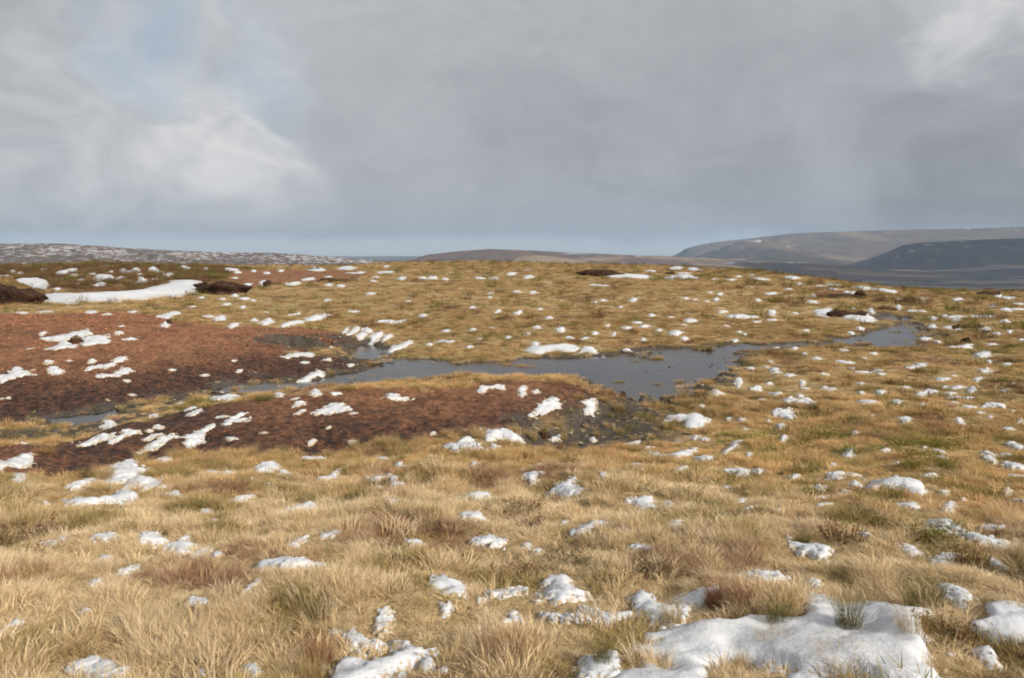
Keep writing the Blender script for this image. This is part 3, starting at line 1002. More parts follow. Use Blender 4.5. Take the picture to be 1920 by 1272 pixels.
    ('I', [(1270, 520), (1350, 500), (1420, 525), (1490, 510), (1540, 525), (1575, 565), (1500, 555), (1400, 570), (1340, 540)], 'wide broken snow patch in the straw field right of the pool', .1),
    ('I', [(1160, 250), (1200, 235), (1250, 260), (1230, 300), (1190, 290)], 'ring-shaped snow scrap in the straw above the broken patch', None),
    ('I', [(1530, 170), (1570, 140), (1630, 165), (1620, 188), (1560, 185)], 'snow cap on a rusty patch of ground right of the pool', .12),
    ('J', [(400, 580), (460, 545), (520, 555), (600, 570), (570, 600), (500, 605), (440, 590)], 'snow patch on the brown hump in the right-hand field', .1),
    ('J', [(795, 710), (830, 690), (890, 688), (905, 715), (870, 750), (830, 735)], 'small tooth of snow in the dark grass, middle of right field', .12),
    ('J', [(1300, 700), (1330, 690), (1385, 715), (1370, 755), (1330, 745)], 'snow tooth right of another in the dark grass of the right field', .1),
    ('J', [(1560, 570), (1600, 560), (1680, 580), (1750, 590), (1740, 605), (1640, 600), (1560, 600)], 'long thin snow bar in the right-hand field', .06),
    ('J', [(340, 810), (370, 775), (420, 775), (435, 805), (380, 825)], 'round snow lump above the green moss in the right field', .1),
    ('J', [(290, 1020), (320, 975), (370, 960), (390, 1010), (350, 1040)], 'round snow lump at the foot of the green moss', .1),
    ('J', [(1745, 880), (1820, 880), (1890, 905), (1930, 940), (1860, 940), (1800, 910)], 'smooth snow strip at the right edge of the picture, mid field', .08),
    ('J', [(1545, 955), (1600, 960), (1650, 985), (1700, 1000), (1640, 1030), (1580, 1020)], 'wedge of snow near the right edge below the smooth strip', .08),
    ('J', [(1700, 980), (1760, 975), (1830, 1000), (1790, 1015), (1710, 1005)], 'thin snow patch beside the wedge near the right edge', .06),
    ('J', [(1470, 115), (1530, 90), (1600, 95), (1640, 125), (1580, 140), (1510, 140)], 'pale snow hump beside green moss at the upper right', .14),
    ('J', [(1580, 170), (1610, 155), (1635, 175), (1610, 190)], 'tiny round snow ball under the pale hump at upper right', None),
    ('J', [(1205, 60), (1250, 40), (1310, 50), (1370, 20), (1440, 20), (1450, 55), (1380, 65), (1290, 62)], 'broken snow arch around a dark peat lump, upper right', .14),
    ('J', [(1090, 985), (1140, 970), (1215, 1000), (1190, 1022), (1130, 1010)], 'small snow patch in the grass below the moss strip, right', None),
    ('E', [(250, 715), (330, 720), (370, 690), (350, 660), (410, 665), (430, 695), (490, 700), (560, 745), (575, 785), (500, 795), (400, 785), (310, 760)], 'large white snow bank below the brown hag at the upper stream', .4),
    ('E', [(20, 700), (60, 665), (110, 680), (140, 655), (180, 665), (200, 700), (225, 735), (150, 740), (90, 740)], 'lobed snow bank left of the large white one at the upper stream', .35),
    ('E', [(355, 465), (420, 460), (450, 475), (520, 460), (560, 480), (680, 490), (790, 520), (760, 530), (640, 512), (520, 500), (430, 485)], 'long snow strip high on the right shoulder of the moor', .25),
    ('E', [(565, 450), (620, 440), (680, 455), (755, 485), (720, 488), (640, 470)], 'upper snow strip near the right shoulder skyline', .2),
    ('E', [(1635, 545), (1670, 520), (1710, 530), (1715, 560), (1680, 572)], 'snow lump against the dark hag on the right skyline', .3),
    ('E', [(1700, 670), (1750, 645), (1800, 670), (1810, 690), (1740, 688)], 'snow lump in straw near the right edge, below the skyline hag', .2),
    ('E', [(1040, 750), (1080, 735), (1140, 755), (1120, 775), (1060, 772)], 'snow pad right of the upper stream bend', .15),
    ('E', [(1060, 820), (1090, 800), (1135, 820), (1110, 845), (1075, 840)], 'snow ball by the upper stream, below the pad', .15),
    ('E', [(970, 930), (1000, 905), (1075, 935), (1040, 955), (990, 945)], 'snow wedge at the near bank of the upper stream pool', .16),
    ('E', [(1090, 950), (1130, 945), (1180, 970), (1150, 980)], 'thin snow patch right of the wedge at the stream pool', None),
    ('E', [(1700, 785), (1750, 765), (1800, 785), (1780, 805), (1720, 798)], 'snow patch in the straw near the right edge above the dark lumps', .12),
    ('E', [(515, 680), (545, 662), (580, 695), (560, 712), (530, 700)], 'small snow lump at the top of the upper stream', None),
    ('E', [(755, 660), (785, 642), (820, 660), (800, 682)], 'round snow lump beside the olive hump at the stream top', None),
    ('E', [(325, 890), (360, 870), (395, 890), (370, 910)], 'small snow lump left of the stream pool', None),
    ('E', [(410, 850), (440, 830), (485, 848), (450, 862)], 'small snow pad below the large white bank', None),
    ('E', [(0, 565), (25, 545), (50, 570), (25, 585)], 'snow scrap at the left end of the dark peat trough', None),
    ('E', [(150, 440), (200, 430), (270, 440), (255, 458), (180, 455)], 'snow bar on the upper right shoulder above the peat trough', None),
    ('D', [(170, 385), (260, 375), (400, 380), (540, 385), (550, 402), (400, 400), (240, 400)], 'straight snow bar below the right of the skyline hags', .3),
    ('D', [(255, 300), (300, 285), (380, 285), (390, 310), (310, 320)], 'snow bank on the skyline, left one of two', .3),
    ('D', [(420, 310), (450, 290), (550, 300), (560, 325), (480, 328)], 'snow bank on the skyline, right one of two', .3),
    ('D', [(980, 405), (1020, 390), (1090, 405), (1170, 405), (1175, 428), (1080, 430), (1010, 420)], 'snow strip on the middle right of the far slope', .2),
    ('D', [(750, 410), (800, 405), (875, 410), (860, 425), (780, 425)], 'short snow strip left of a longer one on the far slope', .15),
    ('D', [(1375, 440), (1440, 430), (1480, 450), (1460, 462), (1390, 455)], 'snow bar on the right shoulder of the far slope', .15),
    ('D', [(700, 705), (740, 680), (780, 672), (785, 695), (735, 712)], 'slanted snow fleck at the left end of a snow row on the slope', None),
    ('D', [(765, 715), (860, 712), (880, 725), (960, 720), (1060, 740), (1050, 752), (900, 745), (790, 730)], 'thin row of snow across the right far slope', .12),
    ('D', [(1150, 690), (1190, 672), (1235, 695), (1210, 708), (1165, 705)], 'small snow mound right of the thin row', None),
    ('D', [(1030, 598), (1060, 582), (1095, 598), (1070, 612)], 'small oval snow patch on the right far slope', None),
    ('D', [(395, 785), (440, 755), (490, 760), (515, 785), (460, 795)], 'snow cap under a green tuft on the far slope', .18),
    ('D', [(250, 890), (300, 860), (340, 870), (380, 890), (320, 912), (270, 905)], 'rounded snow patch on the slope above the pool, right', .15),
    ('D', [(130, 860), (170, 840), (210, 855), (160, 878)], 'small snow patch just left of the rounded one above the pool', None),
    ('D', [(365, 940), (395, 915), (440, 935), (410, 955)], 'snow lump below the rounded patch above the pool', None),
    ('C', [(1540, 375), (1600, 365), (1640, 355), (1700, 375), (1760, 350), (1920, 360), (2020, 365), (2030, 390), (1900, 392), (1760, 392), (1640, 388)], 'long snow strip at the foot of the dark skyline hag', .35),
    ('C', [(1470, 340), (1500, 310), (1560, 305), (1565, 360), (1490, 362)], 'snow plug in the face of the dark skyline hag', .35),
    ('C', [(1455, 450), (1550, 442), (1655, 450), (1650, 468), (1560, 465), (1480, 465)], 'thin snow bar in the grass below the skyline hag', .15),
    ('C', [(1155, 865), (1200, 825), (1240, 840), (1245, 870), (1200, 882)], 'bright snow mound in the middle of the grassy far slope', .25),
    ('C', [(775, 710), (800, 690), (840, 672), (855, 690), (830, 715)], 'white snow fleck beside green moss on the far slope', None),
    ('C', [(600, 708), (630, 680), (665, 662), (665, 680), (630, 710)], 'slim slanted snow fleck left of the moss on the far slope', None),
    ('C', [(1805, 600), (1840, 585), (1870, 562), (1895, 580), (1880, 605)], 'snow wedge on the far slope below the skyline hag', None),
    ('C', [(385, 870), (400, 845), (440, 855), (440, 880), (400, 888)], 'round snow lump left of centre on the far slope', None),
    ('C', [(80, 965), (130, 945), (200, 960), (260, 965), (240, 985), (180, 975), (100, 978)], 'low snow strip on the slope above the pool, left part', .12),
    ('C', [(-10, 1010), (30, 980), (58, 1000), (30, 1028)], 'snow lump at the left end of the slope strip above the pool', None),
    ('C', [(345, 1025), (390, 1008), (425, 1020), (380, 1040)], 'small snow fleck right above the pool shore', None),
    ('C', [(1655, 920), (1680, 885), (1705, 890), (1685, 925)], 'narrow upright snow fleck above the far shore', None),
    ('C', [(1250, 930), (1290, 915), (1340, 940), (1300, 945)], 'thin curved snow fleck above the ragged shore patch', None),
    ('B', [(600, 830), (680, 800), (760, 770), (825, 785), (740, 820), (650, 838)], 'long snow streak behind the red peat slope, left of another', .12),
    ('B', [(815, 755), (880, 745), (960, 710), (1030, 705), (1050, 725), (960, 755), (860, 780)], 'long bright snow streak behind the red peat slope', .12),
    ('B', [(660, 745), (720, 710), (775, 690), (780, 705), (720, 740)], 'short snow streak above the long bright streak', None),
    ('B', [(390, 820), (440, 790), (500, 760), (535, 780), (530, 805), (450, 822)], 'ragged snow patch behind the crest of the red peat slope', .12),
    ('B', [(135, 830), (180, 795), (235, 792), (220, 820), (170, 840)], 'snow patch behind the crest, left of the ragged one', .12),
    ('B', [(-10, 785), (50, 740), (100, 730), (120, 755), (100, 785), (40, 785)], 'snow patch at the foot of grass behind the red slope crest', .12),
    ('B', [(320, 795), (365, 768), (405, 780), (380, 800)], 'small snow pad next to the ragged patch behind the crest', None),
    ('B', [(1150, 890), (1210, 830), (1240, 825), (1180, 900)], 'leftmost snow finger of the row at the head of the pool', .1),
    ('B', [(1190, 905), (1260, 850), (1300, 815), (1320, 845), (1280, 890), (1220, 912)], 'second snow finger of the row at the head of the pool', .12),
    ('B', [(1330, 870), (1380, 820), (1425, 860), (1440, 885), (1370, 890)], 'snow heap in the middle of the finger row above the pool', .14),
    ('B', [(1265, 915), (1340, 885), (1385, 905), (1330, 935)], 'low snow finger under the heap at the head of the pool', .08),
    ('B', [(1375, 955), (1420, 915), (1500, 870), (1530, 890), (1480, 955)], 'snow finger right of the heap at the head of the pool', .1),
    ('B', [(1505, 960), (1560, 905), (1600, 885), (1620, 905), (1580, 940), (1540, 965)], 'rightmost snow finger of the row at the head of the pool', .1),
    ('B', [(1480, 785), (1540, 765), (1620, 768), (1690, 780), (1680, 795), (1560, 792)], 'thin snow row in the grass above the finger row', .1),
    ('B', [(1360, 540), (1400, 520), (1460, 525), (1450, 545), (1390, 550)], 'small flat snow patch in the grass of the far left slope', None),
    ('B', [(415, 430), (450, 408), (480, 420), (515, 465), (490, 472), (440, 455)], 'snow lump on a small dark hag in the red far flat', .3),
    ('B', [(255, 465), (300, 440), (350, 432), (330, 460), (280, 472)], 'snow streak left of the small dark hag on the red flat', .15),
    ('B', [(640, 455), (690, 435), (780, 420), (785, 445), (700, 465)], 'snow row at the left foot of the low hag line', .2),
    ('B', [(920, 425), (970, 400), (1020, 375), (1055, 365), (1065, 420), (1000, 430), (950, 440)], 'bright snow lump on the low hag line of the red flat', .3),
    ('B', [(790, 410), (840, 395), (905, 385), (900, 410), (820, 420)], 'snow scrap in the middle of the low hag line', .2),
    ('B', [(845, 325), (870, 300), (920, 290), (1000, 310), (1010, 330), (920, 332)], 'snow bank on the skyline left of the grassy hilltop', .35),
    ('B', [(1100, 310), (1180, 292), (1320, 300), (1290, 315), (1180, 322)], 'long snow bar on the skyline right beside the hilltop grass', .2),
    ('B', [(1160, 350), (1280, 340), (1340, 325), (1380, 340), (1300, 355)], 'snow bar under the skyline bar near the hilltop', .15),
    ('B', [(1455, 335), (1540, 325), (1640, 332), (1620, 350), (1500, 352)], 'snow bar at the left foot of the grassy hilltop', .15),
    ('B', [(1650, 390), (1690, 370), (1740, 380), (1700, 402)], 'small snow patch on the reddish band below the hilltop', None),
    ('B', [(90, 310), (130, 298), (230, 308), (220, 325), (120, 325)], 'snow patch on the skyline at the back of the red flat', .2),
    ('B', [(150, 545), (200, 528), (230, 540), (215, 560), (170, 558)], 'snow pad at the grass edge below the red flat', None),
    # foreground
    ('K', [(-30, 95), (40, 45), (120, 25), (240, -10), (262, 10), (265, 60), (200, 85), (120, 100), (40, 128), (-30, 135)], 'large snow wedge on dark peat at the left edge, nearest bank', .12),
    ('K', [(85, 240), (120, 210), (185, 212), (180, 245), (130, 268)], 'snow block in straw at the far left, below the large wedge', .1),
    ('K', [(510, 285), (560, 255), (640, 205), (690, 195), (690, 220), (640, 265), (560, 295)], 'grey snow ramp between straw tussocks, left', .07),
    ('K', [(805, 215), (850, 150), (930, 80), (1000, 55), (1010, 100), (990, 140), (1080, 120), (1060, 150), (960, 185), (870, 220)], 'smooth curled snow drift behind straw tussocks on the left', .14),
    ('K', [(520, 360), (600, 320), (690, 318), (720, 340), (800, 310), (880, 270), (920, 220), (1020, 190), (1085, 205), (1050, 245), (950, 260), (940, 300), (910, 330), (900, 370), (800, 370), (700, 378), (600, 385)], 'broad winding snow patch below the curled drift', .09),
    ('K', [(1130, 60), (1200, 45), (1270, 22), (1290, 75), (1200, 85)], 'snow clump in straw at the bank edge, right of the curled drift', .09),
    ('K', [(1190, 340), (1230, 310), (1300, 285), (1360, 325), (1290, 330)], 'pointed snow patch in the olive grass below the winding patch', .08),
    ('K', [(1690, 400), (1760, 365), (1880, 305), (1885, 340), (1800, 380)], 'long pointed snow blade in straw, left of centre', .05),
    ('K', [(700, 665), (760, 635), (870, 622), (850, 665), (770, 698)], 'snow pad in the straw of the left foreground', .06),
    ('K', [(1050, 660), (1090, 620), (1150, 590), (1175, 630), (1250, 630), (1160, 665)], 'spiky snow patch below a dark green clump, left foreground', .07),
    ('K', [(1250, 660), (1320, 635), (1395, 608), (1400, 640), (1440, 665), (1390, 710), (1320, 755), (1280, 720)], 'grey shaded snow hollow right of the spiky patch', .08),
    ('K', [(1420, 790), (1480, 740), (1550, 705), (1560, 740), (1500, 800), (1440, 815)], 'snow showing through straw below the grey hollow', .05),
    ('K', [(1560, 800), (1670, 785), (1680, 815), (1600, 825)], 'thin snow bar in straw, right below the grey hollow', .04),
    ('K', [(860, 895), (930, 850), (1020, 815), (1020, 850), (930, 910)], 'thin snow streak in the straw of the left foreground', .05),
    ('K', [(0, 775), (60, 745), (110, 745), (60, 790)], 'snow sliver at the left edge in foreground straw', .05),
    ('K', [(280, 660), (340, 640), (420, 655), (400, 690), (340, 670)], 'small snow patch at left in olive foreground grass', .05),
    ('K', [(390, 630), (460, 612), (520, 625), (470, 665), (430, 655)], 'small snow patch right next to a similar one at the left', .05),
    ('K', [(1740, 640), (1850, 630), (1860, 660), (1780, 665)], 'grey snow strip under a dark clump, left of centre', .05),
    ('K', [(1840, 680), (1920, 665), (1990, 690), (1960, 720), (1860, 710)], 'oval snow patch right below the grey strip', .06),
    ('L', [(0, 130), (0, 80), (80, 60), (145, 52), (165, 100), (110, 125), (40, 150)], 'bright snow patch at the bank edge among tussocks, left of centre', .08),
    ('L', [(165, 160), (205, 100), (250, 145), (235, 162)], 'small snow pyramid right of the bright bank-edge patch', .09),
    ('L', [(330, 70), (380, 45), (425, 25), (450, 55), (520, 45), (500, 65), (400, 72)], 'snow patch with two points in grass under the bank', .06),
    ('L', [(460, 205), (500, 180), (560, 155), (620, 115), (590, 160), (585, 185), (520, 212)], 'fish-shaped snow patch in brown grass left of centre', .06),
    ('L', [(860, 55), (900, 25), (940, 15), (980, 45), (1030, 45), (990, 80), (910, 68)], 'snow lump in straw below the wide patch, near centre', .09),
    ('L', [(1040, 95), (1090, 75), (1110, 100), (1190, 105), (1150, 132), (1100, 115)], 'two joined snow scraps right of the central lump', .06),
    ('L', [(860, 215), (900, 185), (950, 172), (945, 195), (890, 222)], 'small slanted snow scrap in brown heather near centre', .05),
    ('L', [(1000, 200), (1040, 172), (1060, 200), (1040, 228)], 'small upright snow scrap beside the slanted one in heather', .06),
    ('L', [(180, 468), (280, 430), (330, 390), (390, 365), (445, 380), (430, 420), (370, 470), (280, 470)], 'ridged snow patch in pale straw, left of centre foreground', .1),
    ('L', [(450, 480), (500, 450), (560, 415), (600, 435), (570, 465), (490, 490)], 'snow patch right of the ridged one in pale straw', .07),
    ('L', [(945, 350), (975, 345), (1000, 380), (1065, 372), (1060, 400), (1010, 440), (975, 415)], 'bent snow patch in pale straw, centre foreground', .08),
    ('L', [(1150, 370), (1200, 355), (1260, 375), (1330, 390), (1250, 415), (1190, 400)], 'low snow patch right of the bent one, centre foreground', .06),
    ('L', [(1520, 310), (1580, 288), (1660, 290), (1735, 310), (1690, 340), (1630, 355), (1610, 325)], 'flat snow patch in pale straw right of centre', .06),
    ('L', [(1530, 520), (1580, 490), (1640, 475), (1720, 500), (1700, 550), (1600, 545)], 'snow half hidden by straw in the centre foreground', .06),
    ('L', [(1620, 690), (1680, 640), (1760, 620), (1820, 650), (1830, 700), (1740, 720)], 'smooth snow mound in straw, centre foreground', .1),
    ('L', [(245, 750), (330, 700), (380, 680), (380, 710), (300, 770)], 'snow strip beside a green clump, left of centre foreground', .05),
    ('L', [(490, 680), (560, 645), (640, 640), (600, 690), (520, 700)], 'pale snow pad in straw right of the strip, left foreground', .05),
    ('L', [(1130, 690), (1200, 670), (1260, 690), (1240, 720), (1160, 715)], 'small snow pad above dark heather in centre foreground', .05),
    ('L', [(1100, 760), (1140, 730), (1170, 755), (1150, 780)], 'snow ball in dark heather in centre foreground', .06),
    ('M', [(270, 290), (350, 250), (380, 215), (450, 200), (465, 270), (500, 310), (430, 350), (370, 320)], 'peaked snow mound in straw right of centre', .12),
    ('M', [(90, 165), (160, 155), (230, 155), (190, 190), (150, 225), (110, 210)], 'low snow patch behind the peaked mound', .05),
    ('M', [(660, 190), (700, 178), (720, 205), (690, 222)], 'small snow tooth in olive grass right of the peaked mound', .07),
    ('M', [(1210, 125), (1260, 95), (1310, 72), (1315, 100), (1240, 132)], 'slanted snow strip in straw, right of centre', .05),
    ('M', [(935, 130), (970, 112), (1015, 128), (980, 148)], 'oval snow scrap in straw left of the slanted strip', .05),
    ('M', [(1590, 130), (1660, 108), (1750, 110), (1750, 150), (1690, 155)], 'bright snow patch in straw, left one of a pair', .07),
    ('M', [(1770, 130), (1850, 105), (1920, 115), (1910, 150), (1830, 150)], 'bright snow patch in straw, right one of a pair', .07),
    ('M', [(895, 390), (960, 378), (1060, 378), (1030, 405), (1080, 425), (980, 440), (930, 410)], 'low snow patch in straw below the olive clumps', .05),
    ('M', [(460, 640), (530, 600), (580, 560), (660, 555), (750, 580), (690, 600), (620, 620), (540, 650)], 'branching snow patch in straw, middle of the foreground', .07),
    ('M', [(790, 620), (840, 600), (890, 620), (860, 650), (800, 650)], 'snow scrap right of the branching patch', .05),
    ('M', [(660, 665), (730, 658), (765, 690), (710, 705)], 'snow scrap below the branching patch', .05),
    ('M', [(870, 750), (960, 738), (1060, 755), (1080, 785), (980, 790)], 'low grey snow patch in straw below the branching patch', .05),
    ('M', [(1170, 570), (1240, 545), (1310, 545), (1260, 600), (1260, 650), (1210, 640)], 'grey snow hollow beside a brown twiggy clump', .07),
    ('M', [(1560, 275), (1620, 268), (1690, 290), (1640, 300)], 'thin snow strip under a green clump, right of centre', .05),
    ('M', [(1480, 395), (1515, 355), (1550, 385), (1520, 420)], 'small snow lump below green clumps, right of centre', .07),
    ('N', [(780, 260), (790, 190), (830, 180), (870, 205), (920, 165), (970, 175), (1000, 215), (1080, 205), (1150, 250), (1180, 290), (1100, 305), (1000, 300), (900, 275)], 'three-humped snow mound, biggest in the right middle distance', .15),
    ('N', [(445, 190), (500, 145), (560, 138), (570, 175), (520, 205)], 'snow lump left of the three-humped mound', .09),
    ('N', [(610, 235), (650, 210), (690, 225), (690, 250), (640, 255)], 'small grey snow lump touching the three-humped mound on the left', .06),
    ('N', [(1240, 490), (1300, 500), (1400, 500), (1430, 560), (1500, 630), (1600, 640), (1640, 640), (1600, 680), (1700, 665), (1810, 675), (1750, 705), (1620, 715), (1510, 710), (1450, 650), (1390, 600), (1300, 565), (1245, 555)], 'long smooth snow tongue at the right edge of the foreground', .09),
    ('N', [(1590, 560), (1660, 545), (1750, 590), (1720, 605), (1630, 600)], 'small snow patch above the long smooth tongue', .06),
    ('N', [(970, 400), (1040, 388), (1110, 390), (1110, 440), (1040, 435)], 'grey snow pocket in straw below the three-humped mound', .06),
    ('N', [(1310, 400), (1360, 355), (1400, 360), (1380, 420), (1330, 440)], 'narrow snow gully above the long smooth tongue', .05),
    ('N', [(350, 410), (400, 378), (450, 390), (430, 425)], 'small snow lump under olive grass, right foreground', .07),
    ('N', [(20, 490), (80, 468), (120, 485), (60, 508)], 'small white snow pad in straw, right of centre foreground', .05),
    ('N', [(530, 290), (590, 285), (625, 310), (560, 320)], 'small snow pad in olive grass left of the big mound', .05),
    ('N', [(1830, 315), (1880, 320), (1935, 350), (1920, 375), (1860, 350)], 'snow strip cut by the right edge above the long tongue', .06),
    ('N', [(120, 660), (180, 650), (210, 700), (300, 760), (320, 720), (400, 735), (455, 790), (380, 800), (280, 775), (200, 730)], 'snow pocket around a dark green clump, right foreground', .08),
    ('N', [(670, 670), (720, 640), (770, 665), (740, 700)], 'snow scrap beside a dark red-brown heather clump', .06),
    ('N', [(980, 755), (1060, 750), (1130, 780), (1170, 820), (1090, 840), (1020, 810)], 'smooth oval snow patch in the right foreground', .07),
    ('N', [(1220, 850), (1280, 800), (1340, 815), (1410, 815), (1380, 860), (1300, 890)], 'rough snow patch right of the smooth oval one', .07),
    ('N', [(1660, 840), (1720, 845), (1800, 905), (1790, 925), (1710, 900)], 'clean snow slab near the right edge of the foreground', .08),
    ('N', [(300, 990), (350, 975), (410, 1020), (350, 1040), (310, 1030)], 'small snow mound in straw above the big foreground snowfield', .07),
    ('N', [(1610, 20), (1660, 20), (1720, 75), (1680, 80), (1620, 55)], 'small snow wedge in green moss near the right edge', .06),
    ('N', [(1760, 60), (1830, 65), (1930, 95), (1920, 118), (1830, 115), (1770, 100)], 'snow patch cut by the right edge, in green moss', .06),
    ('N', [(1250, 40), (1310, 30), (1365, 60), (1310, 75)], 'low snow pad left of the moss wedge, right field', .05),
    # bottom strip
    ('P', [(110, 385), (150, 320), (180, 300), (240, 315), (235, 360), (265, 375), (220, 400), (190, 430), (150, 410)], 'sharp-crested snow mound in the lower foreground straw', .12),
    ('P', [(120, 450), (180, 455), (260, 450), (300, 420), (370, 440), (430, 435), (420, 465), (340, 475), (260, 480), (190, 478)], 'lumpy snow band in the lower foreground, below the sharp crest', .09),
    ('P', [(440, 380), (480, 355), (540, 365), (540, 410), (590, 400), (650, 420), (620, 450), (570, 490), (520, 460), (500, 420)], 'curved snow hollow wrapped round a straw tuft, lower foreground', .1),
    ('P', [(270, 700), (270, 640), (310, 605), (390, 595), (400, 640), (380, 700)], 'snow block cut by the bottom edge, centre right', .1),
    ('P', [(540, 545), (640, 500), (700, 470), (730, 400), (790, 392), (850, 440), (940, 440), (1000, 475), (1080, 475), (1190, 425), (1220, 500), (1290, 525), (1370, 458), (1480, 456), (1580, 490), (1650, 535), (1720, 535), (1780, 500), (1870, 495), (2010, 530), (2000, 790), (1250, 800), (500, 790), (540, 690), (600, 620), (540, 590)], 'great white snowfield filling the bottom right corner', .13),
    ('P', [(1590, 365), (1650, 370), (1720, 410), (1700, 460), (1650, 430)], 'snow slab above the great snowfield at the right', .08),
    ('P', [(1340, 430), (1380, 460), (1350, 490), (1325, 470)], 'small snow step at the top edge of the great snowfield', .06),
    ('P', [(870, 300), (930, 280), (990, 300), (1040, 340), (960, 350), (890, 330)], 'snow showing through pale straw above the red-brown clump', .05),
    ('P', [(1110, 345), (1140, 330), (1165, 350), (1140, 365)], 'small snow lump in straw above the great snowfield', .06),
    ('P', [(1040, 190), (1080, 205), (1130, 200), (1190, 235), (1150, 250), (1090, 225), (1050, 210)], 'low snow pocket under dark clumps in the right foreground', .06),
    ('P', [(0, 340), (40, 330), (40, 365), (0, 385)], 'grey snow pad in straw left of the sharp-crested mound', .06),
    ('O', [(700, 930), (720, 800), (830, 720), (950, 680), (1030, 640), (1110, 645), (1230, 690), (1310, 700), (1380, 780), (1330, 830), (1210, 830), (1150, 800), (1050, 840), (960, 870), (900, 960), (760, 980)], 'big clean snow mound at the bottom edge, left of centre', .13),
    ('O', [(690, 620), (690, 570), (740, 545), (800, 590), (900, 610), (930, 600), (880, 650), (800, 690), (740, 670)], 'broken snow crumble behind the big clean bottom mound', .05),
    ('O', [(905, 540), (920, 470), (980, 440), (1020, 480), (1000, 540), (960, 565)], 'snow lump in straw above the big clean bottom mound', .1),
    ('O', [(1330, 290), (1370, 240), (1440, 235), (1540, 260), (1550, 320), (1640, 360), (1570, 365), (1500, 380), (1490, 430), (1400, 470), (1300, 460), (1400, 415), (1420, 350)], 'rough branching snow patch in the lower foreground', .08),
    ('O', [(1710, 380), (1740, 310), (1820, 245), (1920, 225), (1990, 260), (1950, 320), (1850, 330)], 'rounded snow mound right of the rough branching patch', .1),
    ('O', [(0, 80), (70, 95), (130, 110), (220, 70), (340, 70), (470, 90), (470, 150), (350, 160), (260, 190), (160, 180), (60, 130)], 'wide grey-white snow patch in the straw, left of centre foreground', .08),
    ('O', [(520, 180), (560, 130), (630, 95), (640, 140), (600, 180), (540, 205)], 'thin striped snow patch right of the wide grey-white one', .04),
    ('O', [(550, 580), (590, 545), (640, 575), (610, 600)], 'small snow lump in rusty grass at lower left of centre', .06),
    ('O', [(1800, 530), (1870, 490), (1900, 435), (1960, 450), (1990, 500), (1900, 525)], 'snow crumble in green tuft right of centre, lower foreground', .07),
    ('Q', [(280, 640), (300, 610), (360, 592), (400, 610), (460, 660), (440, 690), (370, 690), (330, 660)], 'snow patch cut by the bottom edge at lower left', .08),
    ('Q', [(735, 690), (740, 655), (780, 645), (820, 690)], 'small snow lump on the bottom edge, lower left', .08),
    ('Q', [(0, 505), (50, 470), (80, 470), (50, 500)], 'small snow sliver at the left edge, lower foreground', .05),
    ('Q', [(700, 400), (740, 390), (790, 415), (750, 430)], 'small snow pad in straw left of centre, lower foreground', .05),
    ('Q', [(330, 330), (370, 300), (380, 320), (340, 345)], 'faint snow sliver in left foreground straw', .04),
    ('Q', [(910, 380), (970, 335), (980, 350), (930, 378)], 'faint snow streak in straw, left of centre, lower foreground', .04),
    ('Q', [(900, 625), (950, 610), (975, 640), (950, 670)], 'small grey snow lump in rusty grass near the bottom', .06),
    ('Q', [(300, 440), (330, 428), (350, 438), (320, 448)], 'tiny snow chip in left foreground straw', .04),
]
for (t, pts, lab, th) in BIG:
    snow_patch(tpx(t, pts), lab, None, th)

